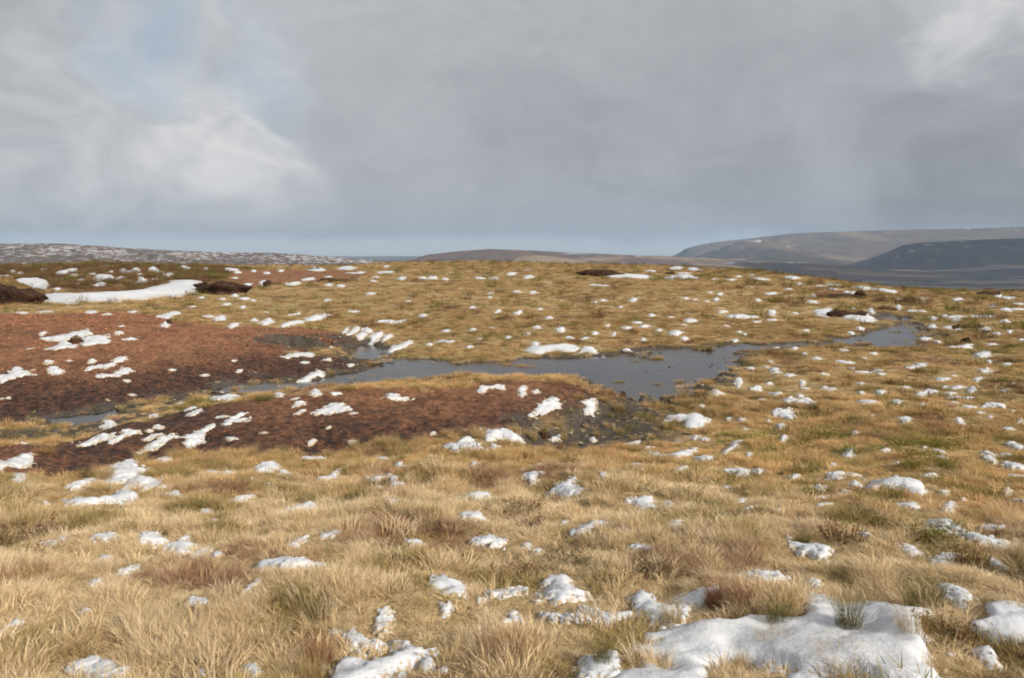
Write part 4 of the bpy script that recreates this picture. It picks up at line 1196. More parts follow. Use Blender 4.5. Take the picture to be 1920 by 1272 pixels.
SMALL = {  # small scraps that nothing tells apart: centre x, centre y, width, height in photograph pixels
    'far slope': ('small snow scrap in the tawny grass of the far slope', [
        (810, 518, 12, 6), (835, 520, 9, 6), (900, 518, 16, 5), (925, 519, 14, 5), (960, 513, 12, 6), (990, 507, 9, 5), (991, 518, 18, 5), (1028, 529, 8, 5), (918, 551, 12, 5), (968, 547, 13, 5), (1001, 548, 13, 6), (918, 559, 7, 4), (886, 575, 9, 3), (1013, 577, 8, 5), (1028, 593, 10, 6), (1007, 613, 9, 6), (988, 624, 9, 5), (836, 620, 10, 6), (922, 613, 7, 4), (952, 632, 9, 7), (900, 635, 6, 6), (1116, 565, 8, 5), (1130, 562, 10, 4), (1164, 575, 6, 4), (1138, 611, 7, 5), (1115, 625, 12, 7), (1095, 636, 12, 6), (1175, 615, 12, 8), (1195, 606, 10, 6), (1222, 590, 9, 8), (1285, 559, 9, 5), (1258, 593, 8, 5), (1331, 548, 8, 6), (1350, 551, 8, 5), (1303, 561, 11, 4), (1343, 561, 8, 6), (1324, 566, 7, 5), (1410, 541, 7, 5), (1447, 552, 18, 6), (1478, 542, 9, 5), (1464, 571, 9, 5), (1420, 602, 13, 6), (1447, 599, 14, 5), (1362, 611, 7, 4), (1386, 622, 8, 6), (1396, 627, 6, 5), (1511, 620, 10, 6), (1489, 585, 9, 5), (1282, 609, 9, 5), (1209, 612, 14, 5), (1378, 637, 10, 6), (1207, 636, 8, 6),
        (475, 563, 9, 4), (500, 585, 8, 5), (455, 576, 10, 6), (425, 569, 12, 6), (418, 559, 10, 6), (457, 559, 12, 6), (615, 563, 14, 6), (663, 583, 14, 7), (765, 565, 7, 4), (793, 592, 12, 7), (756, 600, 9, 5), (700, 528, 10, 5), (668, 523, 14, 6), (640, 536, 10, 4), (617, 535, 12, 5), (705, 518, 9, 5), (792, 518, 10, 6), (725, 500, 8, 3), (378, 558, 8, 4), (360, 575, 9, 4), (390, 594, 16, 7)]),
    'left heath': ('small snow scrap in the dark heath at the far left', [
        (60, 493, 9, 6), (24, 510, 7, 5), (38, 512, 7, 5), (82, 505, 13, 6), (142, 518, 22, 5), (153, 525, 9, 4), (172, 515, 10, 6), (208, 510, 8, 6), (231, 508, 8, 6), (243, 510, 11, 8), (255, 506, 12, 7), (262, 515, 8, 5), (294, 494, 6, 5), (303, 494, 7, 5), (311, 495, 6, 5), (385, 504, 8, 5), (10, 518, 22, 7), (107, 544, 10, 4), (84, 491, 8, 4), (290, 525, 8, 6), (200, 500, 8, 4), (445, 510, 10, 5), (475, 508, 7, 5), (500, 511, 8, 5), (527, 507, 7, 4), (440, 521, 8, 4)]),
    'red peat': ('small snow scrap on the bare red peat', [
        (42, 586, 14, 7), (250, 585, 14, 7), (170, 586, 18, 6), (200, 590, 14, 5), (228, 612, 9, 5), (80, 624, 10, 6), (245, 636, 20, 6), (323, 692, 8, 5), (238, 711, 7, 4), (248, 738, 9, 5), (385, 702, 12, 5), (15, 746, 7, 5), (4, 748, 6, 5), (58, 653, 9, 5), (90, 676, 16, 6), (130, 675, 8, 5), (613, 674, 16, 6), (658, 684, 10, 5), (570, 679, 12, 5), (624, 649, 8, 5), (440, 676, 8, 5), (448, 694, 8, 4), (340, 757, 12, 8), (289, 782, 12, 6), (297, 799, 14, 7), (280, 806, 8, 4), (434, 819, 16, 8), (493, 808, 8, 6), (553, 748, 12, 7), (616, 802, 7, 5), (661, 774, 12, 5), (417, 785, 18, 6), (523, 742, 12, 5), (1005, 731, 10, 6), (660, 829, 9, 8), (812, 811, 7, 5), (43, 831, 14, 5), (585, 830, 10, 14)]),
    'right field': ('small snow scrap in the straw of the right-hand field', [
        (1447, 589, 9, 5), (1489, 653, 9, 6), (1508, 665, 8, 5), (1583, 657, 12, 8), (1637, 663, 10, 7), (1619, 671, 10, 5), (1585, 680, 24, 6), (1600, 690, 10, 6), (1640, 695, 16, 6), (1618, 702, 22, 6), (1653, 704, 12, 8), (1724, 684, 22, 7), (1704, 692, 16, 5), (1767, 711, 24, 10), (1788, 702, 10, 5), (1833, 712, 14, 10), (1847, 697, 18, 6), (1850, 692, 6, 5), (1772, 726, 10, 5), (1797, 728, 22, 5), (1822, 733, 14, 12), (1782, 736, 14, 8), (1747, 735, 18, 9), (1724, 739, 18, 9), (1698, 725, 14, 6), (1651, 734, 16, 11), (1615, 734, 10, 6), (1613, 719, 12, 6), (1558, 731, 14, 9), (1545, 723, 10, 6), (1901, 724, 12, 8), (1884, 736, 14, 6), (1786, 744, 22, 5), (1813, 745, 16, 5), (1683, 755, 20, 8), (1730, 761, 10, 9), (1787, 759, 16, 7), (1818, 764, 22, 5), (1804, 773, 10, 8), (1837, 779, 14, 7), (1857, 785, 10, 4), (1898, 771, 6, 4), (1893, 803, 16, 9), (1635, 780, 7, 4), (1547, 823, 8, 5), (1727, 848, 16, 7), (1733, 840, 7, 5), (1659, 846, 14, 7), (1805, 775, 8, 10), (1915, 790, 14, 6), (1890, 680, 14, 6), (1860, 645, 12, 5), (1455, 651, 9, 5), (1408, 689, 9, 5), (1437, 687, 8, 6), (1445, 677, 8, 5), (1455, 702, 18, 6), (1480, 708, 16, 8), (1505, 717, 10, 8), (1510, 724, 12, 6), (1543, 705, 14, 5), (1442, 718, 9, 6), (1478, 731, 10, 6), (1501, 743, 12, 6), (1429, 748, 14, 7), (1397, 752, 14, 5), (1366, 785, 9, 5), (1390, 787, 10, 5), (1395, 803, 10, 6), (1315, 760, 8, 7), (1272, 825, 12, 8), (1322, 825, 10, 7), (1405, 852, 10, 9), (1320, 856, 24, 7), (1441, 787, 7, 5), (1770, 592, 12, 5), (1790, 594, 30, 5), (1842, 593, 40, 6), (1795, 600, 14, 8), (1778, 613, 14, 8), (1797, 619, 9, 7), (1847, 617, 14, 7), (1868, 626, 16, 5), (1893, 622, 10, 8), (1915, 636, 10, 5), (1710, 582, 16, 5), (1728, 583, 10, 5), (1862, 572, 8, 4), (1727, 558, 14, 4), (1795, 559, 12, 5), (1890, 557, 18, 5), (1905, 577, 18, 6), (1683, 558, 8, 4), (1910, 568, 20, 4), (1588, 547, 8, 5), (1604, 548, 14, 6), (1540, 536, 16, 5), (1560, 542, 12, 4), (1523, 567, 16, 6), (1486, 521, 24, 5), (1340, 523, 9, 4), (1385, 520, 8, 5), (1410, 517, 8, 5), (1220, 508, 16, 6), (1284, 513, 18, 5)]),
    'foreground': ('small snow chip half sunk in foreground straw', [
        (87, 946, 8, 6), (72, 919, 9, 6), (105, 959, 8, 4), (290, 905, 18, 7), (306, 911, 12, 10), (398, 884, 16, 6), (427, 883, 10, 9), (470, 896, 9, 9), (385, 962, 16, 8), (417, 954, 10, 4), (398, 977, 16, 6), (200, 1042, 20, 9), (504, 908, 9, 5), (688, 898, 7, 5), (711, 911, 8, 5), (744, 910, 18, 5), (727, 889, 9, 6), (810, 862, 14, 5), (873, 883, 10, 6), (887, 875, 12, 7), (928, 884, 14, 9), (904, 860, 14, 6), (1012, 871, 12, 5), (984, 852, 12, 5), (1192, 866, 18, 5), (1320, 855, 22, 6), (1255, 909, 12, 5), (1338, 873, 14, 4), (1450, 917, 12, 7), (1390, 955, 16, 9), (1400, 967, 16, 6), (1253, 953, 16, 10), (1290, 955, 12, 6), (1060, 989, 12, 8), (1500, 869, 14, 6), (1530, 872, 14, 5), (1560, 869, 12, 10), (1680, 873, 16, 5), (1745, 890, 18, 5), (1600, 891, 16, 8), (1535, 917, 14, 8), (1490, 896, 12, 6), (1633, 857, 8, 7), (1888, 917, 8, 10), (1807, 930, 7, 5), (1900, 890, 22, 6), (1770, 918, 12, 6), (1545, 966, 22, 6), (1651, 1000, 14, 6), (1010, 1032, 14, 9), (990, 1025, 10, 7)]),
}
N_SINGLE = 300 - len(BIG)
flat = []
k = 500
for reg, (lab, items) in SMALL.items():
    for (a, b, w, h) in items:
        k += 1
        flat.append((w * h, reg, lab, a, b, w, h, k))
flat.sort(key=lambda q: -q[0])
rest = []
for i, (_, reg, lab, a, b, w, h, k) in enumerate(flat):
    sl = 0.9 if a < 760 and b > 560 else 0.2
    o = snow_patch(blobpts(a, b + 1, w * 1.45, max(h * .95, 4.5), sl, k), lab, 'small snow scraps, ' + reg, None, 'snow_scrap', k)
    if i >= N_SINGLE and o is not None:
        rest.append(o)
# the crumbs beyond the three hundred largest patches become one scatter
VS, FS, DS, off = [], [], [], 0
for o in rest:
    me = o.data
    v = np.empty(len(me.vertices) * 3)
    me.vertices.foreach_get('co', v)
    VS.append(v.reshape(-1, 3) + np.array(o.location))
    dq = np.empty(len(me.vertices), np.float32)
    me.attributes['deep'].data.foreach_get('value', dq)
    DS.append(dq)
    f = np.empty(len(me.loops), np.int32)
    me.loops.foreach_get('vertex_index', f)
    FS.append(f.reshape(-1, 4) + off)
    off += len(VS[-1])
    bpy.data.objects.remove(o)
    bpy.data.meshes.remove(me)
if VS:
    me = mesh_np('snow_crumbs', np.concatenate(VS), np.ascontiguousarray(np.concatenate(FS)), True, [M_SNOW])
    set_attr(me, 'deep', np.concatenate(DS))
    tag(link(bpy.data.objects.new('snow_crumbs', me)), 'tiny crumbs of old snow scattered through the moor grass', 'snow', None, 'stuff')


# ------------------------------------------------------------------ clump builders (mesh arrays)
def blades(rs, n, R, h0, h1, w0, w1, lean, wind=(0, 0), seg=3, curve=1.0):
    """arching stalks from a small root disc -> verts, tris, t, rnd"""
    V, T, tt, rn = [], [], [], []
    for i in range(n):
        a = rs.uniform(0, 2 * math.pi)
        q = R * math.sqrt(rs.uniform(0, 1))
        bx, by = q * math.cos(a), q * math.sin(a)
        az = a + rs.normal(0, .7)
        L = rs.uniform(h0, h1)
        out_ = lean * L * rs.uniform(.25, 1.1) * (.35 + .65 * q / max(R, 1e-6))
        dx, dy = math.cos(az) * out_ + wind[0] * L * rs.uniform(.4, 1.3), math.sin(az) * out_ + wind[1] * L * rs.uniform(.4, 1.3)
        w = rs.uniform(w0, w1)
        fa = rs.uniform(0, math.pi)
        fx, fy = math.cos(fa) * w / 2, math.sin(fa) * w / 2
        r0 = rs.uniform()
        base = len(V)
        sag = curve * rs.uniform(.0, .35) * (abs(dx) + abs(dy))
        for s_ in range(seg + 1):
            u = s_ / seg
            x, y = bx + dx * u ** 1.7, by + dy * u ** 1.7
            z = L * (u - .12 * u * u) - sag * u ** 3
            k_ = 1 - .85 * u ** 2
            if s_ < seg:
                V += [(x - fx * k_, y - fy * k_, z), (x + fx * k_, y + fy * k_, z)]
                tt += [u, u]
                rn += [r0, r0]
            else:
                V.append((x, y, z))
                tt.append(1.0)
                rn.append(r0)
        for s_ in range(seg - 1):
            b0 = base + 2 * s_
            T += [(b0, b0 + 1, b0 + 3), (b0, b0 + 3, b0 + 2)]
        b0 = base + 2 * (seg - 1)
        T.append((b0, b0 + 1, b0 + 2))
    return np.array(V), np.array(T), np.array(tt), np.array(rn)


def sprigs(rs, n, R, h0, h1, leaf, per):
    """woody heather stems clothed with small leaf faces"""
    V, T, tt, rn = [], [], [], []
    for i in range(n):
        a = rs.uniform(0, 2 * math.pi)
        q = R * math.sqrt(rs.uniform(0, 1))
        bx, by = q * math.cos(a), q * math.sin(a)
        L = rs.uniform(h0, h1)
        ex, ey = math.cos(a) * q * .7 + rs.normal(0, .03), math.sin(a) * q * .7 + rs.normal(0, .03)
        r0 = rs.uniform()
        b = len(V)
        V += [(bx - .002, by, 0), (bx + .002, by, 0), (bx + ex, by + ey, L)]
        tt += [0, 0, .5]
        rn += [r0] * 3
        T.append((b, b + 1, b + 2))
        for j in range(per):
            u = rs.uniform(.25, 1.02)
            p = np.array([bx + ex * u, by + ey * u, L * u]) + rs.normal(0, .012, 3)
            d = rs.normal(0, 1, 3)
            d[2] = abs(d[2]) + .4
            d /= np.linalg.norm(d)
            sd = np.cross(d, rs.normal(0, 1, 3))
            sd /= np.linalg.norm(sd) + 1e-9
            ll = leaf * rs.uniform(.6, 1.4)
            b = len(V)
            V += [tuple(p - sd * ll * .22), tuple(p + sd * ll * .22), tuple(p + d * ll)]
            tt += [u * .8, u * .8, u]
            rn += [r0] * 3
            T.append((b, b + 1, b + 2))
    return np.array(V), np.array(T), np.array(tt), np.array(rn)


def clump_mesh(name, arr, mat):
    V, T, t, r = arr
    me = mesh_np(name, V, np.ascontiguousarray(T), False, [mat])
    set_attr(me, 't', t)
    set_attr(me, 'rnd', r)
    return me


def lump_mesh(name, rs, sub, mat, flat=.6, rough=.35):
    bm = bmesh.new()
    bmesh.ops.create_icosphere(bm, subdivisions=sub, radius=1.0)
    for v in bm.verts:
        k_ = 1 + rough * rs.uniform(-1, 1)
        v.co *= k_
        v.co.z *= flat
    me = bpy.data.meshes.new(name)
    bm.to_mesh(me)
    bm.free()
    me.materials.append(mat)
    return me


# ------------------------------------------------------------------ peat hags
def peat_hag(px, py, w_px, h_px, label, depth=1.0, cap=True, skew=0.0, seed=0, cap_mat=None, grp=None):
    """peat_hag: eroded dark bank (undercut face) with a turf cap"""
    p = hit(px, py)
    Y = math.hypot(*p)
    w, h = w_px * Y / F, h_px * Y / F
    dep = max(w * .45, min(0.5, w)) * depth
    root = bpy.data.objects.new('peat_hag', None)
    root.empty_display_size = .2
    z0 = float(min(macro(p[0], p[1])[0], terrain(p[0], p[1])[0] + .05))
    root.location = (p[0], p[1] + dep * .35, z0)
    link(root)
    tag(root, label, 'peat bank', grp)
    nu, nw = 40, 12
    VV = []
    for j in range(nw + 1):
        v = j / nw
        for i in range(nu):
            a = 2 * math.pi * i / nu
            prof = 1.38 - .62 * min(v / .35, 1) ** .6 + .22 * sstep(.3, .8, v) - .45 * max(v - .8, 0) / .2
            nz = 1 + .5 * (float(fbm(math.cos(a) * 1.6 + seed, math.sin(a) * 1.6 + v * 1.2, 4, seed)) - .5) * 2 + .3 * (float(fbm(math.cos(a) * 6 + seed, math.sin(a) * 6 + v * 5, 3, seed + 4)) - .5)
            ca, sa = math.cos(a), math.sin(a)
            sq = (abs(ca) ** 2.3 + abs(sa) ** 2.3) ** (-1 / 2.3)
            x = ca * sq * w / 2 * prof * nz
            y = sa * sq * dep / 2 * prof * nz
            topn = .5 + .6 * float(fbm(x / w * 3 + seed, y / dep * 2, 3, seed + 9)) + skew * x / w
            VV.append((x, y, -0.25 + (h * topn + .25) * v))
    nvt = len(VV)
    fs = [tuple(q) for q in grid_faces(nw + 1, nu, True)]
    VV.append((0, 0, float(np.mean([q[2] for q in VV[-nu:]])) + .05 * h))
    fs += [(nw * nu + i, nw * nu + (i + 1) % nu, nvt) for i in range(nu)]
    me = mesh_np('peat_bank', np.array(VV), fs, True, [M_PEATFACE])
    o = bpy.data.objects.new('peat_bank', me)
    link(o, root)
    if cap:
        ring = np.array(VV[nw * nu:nw * nu + nu])
        cv, cf = [], []
        rows_ = [(1.13, -.05), (1.16, .015), (1.0, .06), (.7, .10), (.35, .12)]
        cen = ring.mean(0)
        for (k_, dz_) in rows_:
            for i in range(nu):
                q = cen + (ring[i] - cen) * np.array([k_, k_, 1])
                q[2] += dz_ * max(h, .4) + .04 * (random.random() - .5) * h
                cv.append(q)
        cf = [tuple(q) for q in grid_faces(len(rows_), nu, True)]
        cv.append(cen + np.array([0, 0, .13 * h]))
        cf += [((len(rows_) - 1) * nu + i, (len(rows_) - 1) * nu + (i + 1) % nu, len(cv) - 1) for i in range(nu)]
        me = mesh_np('turf_cap', np.array(cv), cf, True, [cap_mat or M_TURF])
        link(bpy.data.objects.new('turf_cap', me), root)
    return root


HAGS = [
    (408, 550, 100, 24, 'large dark peat hag at the right end of the long snow drift', 1.2, True, .1),
    (14, 572, 80, 44, 'brown peat hag with sparse grass cut by the left picture edge', 1.2, True, -.5),
    (1128, 520, 84, 16, 'long black peat hag on the skyline, streaked with snow', .5, True, -.3),
    (1258, 516, 18, 6, 'small dark peat hag right of the long skyline hag', 1.0, False, 0),
    (1574, 561, 96, 9, 'low dark brown peat bank across the right slope', .5, False, -.2),
    (1616, 557, 18, 12, 'pointed dark peat stump at the right end of the low bank', 1.0, True, 0),
    (1860, 555, 40, 9, 'dark peat mound with a snow lump on the right skyline', .8, True, .2),
    (1592, 596, 60, 16, 'brown peat hag behind the white snow banks by the upper stream', .6, True, 0),
    (501, 538, 20, 13, 'small dark peat hag with a snowy left side on the red flat', 1.0, False, 0),
    (613, 531, 40, 9, 'left half of the low dark hag line on the red flat', .7, True, 0),
    (648, 530, 30, 8, 'right half of the low dark hag line on the red flat', .7, True, -.2),
    (590, 507, 22, 6, 'small black hag on the skyline left of the grassy hilltop', .8, False, 0),
    (316, 607, 8, 8, 'dark peat clod behind a snow triangle on the red slope', 1.0, False, 0),
    (137, 643, 20, 10, 'dark turf clod inside the snow cluster on the red slope', 1.0, True, 0),
    (1815, 642, 14, 8, 'black peat lump under the broken snow arch at upper right', 1.0, False, 0),
    (1818, 617, 52, 10, 'dark lumpy peat ridge flecked with snow near the right edge', .5, True, 0),
    (1665, 582, 34, 7, 'olive turf hump beside the head of the upper stream', .8, True, 0),
    (1022, 817, 24, 9, 'small brown peat lip over the little round pool', .6, True, 0),
    (1168, 727, 13, 5, 'single dark stone-like clod standing in the pool', 1.0, False, 0),
]
for i, (px, py, w, h, lab, dp, cp, sk) in enumerate(HAGS):
    peat_hag(px, py, w, h, lab, dp, cp, sk, 300 + i * 13)

# ------------------------------------------------------------------ single tussocks and bushes
M_T_STRAW = mat_tussock('tussock_straw', (0.30, 0.21, 0.09), (0.60, 0.45, 0.23))
M_T_GOLD = mat_tussock('tussock_gold', (0.20, 0.14, 0.05), (0.52, 0.36, 0.14))
M_T_RUST = mat_tussock('tussock_rust', (0.14, 0.055, 0.03), (0.34, 0.15, 0.085), .2)
M_T_GREEN = mat_tussock('tussock_green', (0.09, 0.08, 0.03), (0.23, 0.20, 0.075), .25)
M_T_HEATHER = mat_tussock('heather', (0.08, 0.045, 0.025), (0.17, 0.095, 0.05), .15)
M_T_BILBERRY = mat_tussock('bilberry', (0.07, 0.07, 0.02), (0.19, 0.21, 0.045), .2)
TUSS = {}
for key, mat in (('straw', M_T_STRAW), ('gold', M_T_GOLD), ('rust', M_T_RUST), ('green', M_T_GREEN)):
    for v in range(3):
        rs = np.random.RandomState(50 + v * 7 + len(key))
        TUSS[key, v] = clump_mesh('tussock', blades(rs, 380, .28, .4, 1.0, .004, .009, .8, (-.10, .02), 3), mat)
for key, mat in (('heather', M_T_HEATHER), ('bilberry', M_T_BILBERRY)):
    for v in range(3):
        rs = np.random.RandomState(80 + v * 7 + len(key))
        TUSS[key, v] = clump_mesh('bush', sprigs(rs, 90, .55, .35, .85, .055, 24), mat)

TUSSOCKS = [  # foot x, foot y, height, width (photograph pixels), kind, label
    (200, 900, 34, 50, 'straw', 'straw tussock between the grey ramp and the curled snow drift'),
    (120, 908, 26, 60, 'straw', 'wide straw tussock at the foot of dark peat, far left'),
    (60, 918, 30, 46, 'straw', 'leftmost straw tussock along the foot of the dark peat'),
    (265, 866, 34, 46, 'straw', 'upright straw tussock at the bank edge above the curled drift'),
    (330, 862, 34, 40, 'straw', 'straw tussock at the bank edge left of a snow clump'),
    (470, 852, 30, 42, 'straw', 'straw tussock at the bank foot, left of centre'),
    (540, 862, 26, 60, 'straw', 'wide straw tussock beside the two-point snow patch'),
    (665, 838, 24, 34, 'straw', 'small straw tussock at the bank foot behind a snow dot'),
    (735, 846, 32, 50, 'straw', 'straw tussock left of the wide snow patch at the bank foot'),
    (790, 842, 38, 44, 'straw', 'straw tussock at the left shoulder of the wide snow patch'),
    (896, 822, 30, 48, 'straw', 'straw tussock hanging over the snow between mound and wide patch'),
    (872, 850, 22, 38, 'straw', 'straw tussock standing inside the wide snow patch'),
    (962, 812, 26, 36, 'straw', 'curving straw tussock right behind the big snow mound'),
    (1000, 822, 28, 30, 'straw', 'straw tussock left of the small brown peat lip'),
    (1048, 800, 22, 32, 'straw', 'straw tussock above the small brown peat lip'),
    (1058, 824, 26, 26, 'straw', 'straw tussock right of the small brown peat lip'),
    (946, 836, 20, 32, 'straw', 'straw tussock in front of the big snow mound'),
    (1120, 820, 16, 26, 'gold', 'small golden tussock behind the snow triangle on gravel'),
    (1160, 766, 28, 34, 'gold', 'golden tussock at the right tip of the near peat bank'),
    (1135, 752, 20, 30, 'gold', 'golden tussock on the right crown of the near peat bank'),
    (1085, 748, 16, 44, 'gold', 'low golden tussock on the crown above the clean snow wedge'),
    (1280, 748, 24, 36, 'gold', 'golden tussock at the water edge above the snow lump'),
    (1234, 746, 11, 13, 'gold', 'left one of two round tufts standing in the pool'),
    (1250, 749, 11, 12, 'gold', 'right one of two round tufts standing in the pool'),
    (1190, 744, 9, 14, 'gold', 'small tuft in the pool near the tip of the bank'),
    (1330, 656, 10, 18, 'green', 'dark round tuft at the back of the pool'),
    (1232, 670, 9, 52, 'gold', 'flat golden grass islet at the back of the pool'),
    (1068, 702, 10, 16, 'gold', 'golden tuft in the pool just below the lone snow pyramid'),
    (1086, 708, 7, 26, 'gold', 'low golden grass islet right of the tuft below the snow pyramid'),
    (1162, 703, 7, 40, 'gold', 'flat golden grass islet in the middle of the pool'),
    (1232, 710, 7, 26, 'gold', 'thin brown grass islet in the right part of the pool'),
    (1275, 708, 9, 40, 'gold', 'wide brown grass islet at the right side of the pool'),
    (852, 701, 6, 12, 'gold', 'tiny dark tuft in the left part of the pool'),
    (782, 711, 6, 26, 'gold', 'low golden islet at the left end of the pool'),
    (742, 714, 5, 16, 'gold', 'tiny golden islet nearest the left bank of the pool'),
    (1255, 808, 18, 30, 'gold', 'golden tussock on gravel left of the arched snow block'),
    (1275, 828, 16, 22, 'gold', 'small golden tussock below the arched snow block'),
    (495, 750, 18, 56, 'green', 'mossy green tussock on the strip between pool and near bank'),
    (545, 728, 16, 30, 'gold', 'golden tussock at the water edge above the snow pad'),
    (440, 735, 16, 26, 'gold', 'golden tussock at the narrow left end of the water'),
    (620, 698, 12, 28, 'gold', 'golden tuft at the tip of the tapering waterside snow wedge'),
    (650, 734, 12, 60, 'gold', 'golden fringe of grass on the crest beside the pool'),
    (90, 850, 18, 44, 'gold', 'golden tussock on the left end of the near bank'),
    (1345, 1142, 48, 70, 'rust', 'red-brown dead clump above the great snowfield'),
    (1390, 1150, 52, 60, 'rust', 'right half of the red-brown dead clump above the great snowfield'),
    (945, 1240, 50, 110, 'rust', 'dark red-brown flattened clump at the bottom centre'),
    (600, 1230, 50, 80, 'rust', 'rusty clump left of the big clean bottom snow mound'),
    (1460, 1180, 60, 70, 'green', 'dark olive rush clump inside the top of the great snowfield'),
    (1450, 1220, 46, 80, 'straw', 'straw tussock rising out of the middle of the great snowfield'),
    (1390, 1238, 32, 46, 'straw', 'small straw tussock isolated in the great snowfield'),
    (1590, 1195, 70, 70, 'green', 'tall olive tussock at the upper edge of the great snowfield'),
    (1575, 1265, 48, 110, 'straw', 'straw tussock at the bottom of the great snowfield'),
    (1710, 1225, 54, 70, 'gold', 'leaning golden tuft in the right part of the great snowfield'),
    (1730, 1160, 60, 100, 'green', 'broad green tussock above the great snowfield at right'),
    (1260, 1172, 50, 60, 'straw', 'straw tuft cradled by the curved snow hollow'),
    (1130, 1260, 60, 60, 'green', 'green tussock at the bottom edge right of centre'),
    (585, 1262, 50, 70, 'straw', 'pale straw tussock at the bottom left of the big clean mound'),
    (1505, 1030, 32, 50, 'green', 'dark green clump in the right foreground with snow at its foot'),
    (800, 1075, 34, 60, 'green', 'dark green rush clump in the centre foreground'),
    (490, 1015, 30, 50, 'green', 'dark olive clump left of centre foreground'),
    (300, 1000, 18, 60, 'green', 'low dark green clump above the spiky snow patch'),
    (595, 1165, 40, 60, 'green', 'dark green clump in the lower left foreground'),
    (1785, 990, 34, 80, 'green', 'olive clump above the long smooth snow tongue'),
    (1580, 1030, 40, 70, 'heather', 'dark red-brown heather clump in the right foreground'),
    (1600, 978, 20, 60, 'heather', 'dark heather clump behind the red-brown one at right'),
    (1680, 998, 26, 60, 'heather', 'dark heather clump right of its neighbour in the right foreground'),
    (1815, 1075, 50, 50, 'heather', 'grey-brown twiggy heather beside the rough snow patch'),
    (1275, 1018, 26, 26, 'heather', 'brown twiggy clump beside the grey snow hollow'),
    (740, 905, 14, 80, 'heather', 'low dark heather mat left of centre behind the straw'),
    (40, 1000, 34, 90, 'heather', 'dark heather clump at the left edge of the foreground'),
    (740, 1040, 30, 50, 'heather', 'brown heather clump next to the snow ball, centre foreground'),
    (1405, 985, 20, 60, 'heather', 'dark heather clump right of the grey snow hollow'),
    (412, 526, 13, 28, 'bilberry', 'bright green bush on top of the large dark peat hag'),
    (66, 506, 8, 26, 'bilberry', 'bright green bush in the heath at far left'),
    (1605, 848, 16, 80, 'bilberry', 'bright green moss cushion in the middle of the right field'),
    (1710, 838, 16, 80, 'bilberry', 'green moss cushion right of its neighbour in the right field'),
    (1850, 664, 8, 60, 'bilberry', 'green moss cushion above the pale snow hump at upper right'),
    (1890, 720, 9, 44, 'bilberry', 'green moss cushion near the right edge of the field'),
]
for i, (px, py, h, w, kind, lab) in enumerate(TUSSOCKS):
    p = hit(px, py)
    Y = math.hypot(*p)
    hm, wm = h * Y / F * (1.75 if py > 1140 else 1.1), w * Y / F * (1.25 if py > 1140 else 1.0)
    nm = 'tussock' if kind in ('straw', 'gold', 'rust', 'green') else ('heather_bush' if kind == 'heather' else 'green_bush')
    me = TUSS[kind, i % 3]
    o = bpy.data.objects.new(nm, me)
    zt = max(float(terrain(p[0], p[1])[0]), WATER if py < 760 else -9)
    o.location = (p[0], p[1], zt - 0.02)
    o.scale = (wm * .78, max(min(wm, hm * 1.8), hm * .7) * .78, hm * 1.15)
    o.rotation_euler = (0, 0, RS.uniform(-.35, .35))
    link(o)
    tag(o, lab, 'grass tussock' if nm == 'tussock' else 'bush')

# ------------------------------------------------------------------ scattered growth (geometry nodes)
def scatter_tree(name, protos):
    ng = bpy.data.node_groups.new(name, 'GeometryNodeTree')
    ng.interface.new_socket('Geometry', in_out='INPUT', socket_type='NodeSocketGeometry')
    ng.interface.new_socket('Geometry', in_out='OUTPUT', socket_type='NodeSocketGeometry')
    n, l = ng.nodes, ng.links
    gi, go = n.new('NodeGroupInput'), n.new('NodeGroupOutput')
    join = n.new('GeometryNodeJoinGeometry')
    for po in reversed(protos):
        oi = n.new('GeometryNodeObjectInfo')
        oi.inputs['Object'].default_value = po
        oi.inputs['As Instance'].default_value = True
        l.new(oi.outputs['Geometry'], join.inputs[0])

    def na(nm, typ):
        a = n.new('GeometryNodeInputNamedAttribute')
        a.data_type = typ
        a.inputs['Name'].default_value = nm
        return a.outputs['Attribute']
    iop = n.new('GeometryNodeInstanceOnPoints')
    l.new(gi.outputs[0], iop.inputs['Points'])
    l.new(join.outputs[0], iop.inputs['Instance'])
    iop.inputs['Pick Instance'].default_value = True
    l.new(na('idx', 'INT'), iop.inputs['Instance Index'])
    e2r = n.new('FunctionNodeEulerToRotation')
    l.new(na('rot', 'FLOAT_VECTOR'), e2r.inputs[0])
    l.new(e2r.outputs[0], iop.inputs['Rotation'])
    l.new(na('scl', 'FLOAT_VECTOR'), iop.inputs['Scale'])
    l.new(iop.outputs[0], go.inputs[0])
    return ng


def scatter(name, pts, rot, scl, idx, tint, protos, label, cat):
    me = bpy.data.meshes.new(name)
    me.vertices.add(len(pts))
    me.vertices.foreach_set('co', np.asarray(pts, float).ravel())
    set_attr(me, 'rot', rot, 'FLOAT_VECTOR')
    set_attr(me, 'scl', scl, 'FLOAT_VECTOR')
    set_attr(me, 'idx', idx, 'INT')
    set_attr(me, 'tint', tint, 'FLOAT_VECTOR')
    o = link(bpy.data.objects.new(name, me))
    md = o.modifiers.new('growth', 'NODES')
    md.node_group = scatter_tree(name + '_growth', protos)
    tag(o, label, cat, None, 'stuff')
    return o


def proto(name, me):
    return bpy.data.objects.new(name, me)


def sample(n, r0, r1, half=43.0):
    th = np.radians(RS.uniform(-half, half, n))
    r = np.sqrt(RS.uniform(r0 * r0, r1 * r1, n))
    return r * np.sin(th), r * np.cos(th)


def snow_sdf(x, y):
    s = np.full(x.shape, -9.0)
    for P, seed, minor in SNOW_P:
        m = poly_near(P, x, y, .6)
        if m.any():
            q = sdf_poly(P, x[m], y[m])
            if minor > .5:
                q = q - snow_hole(x[m], y[m], seed, minor)
            s[m] = np.maximum(s[m], q)
    return s


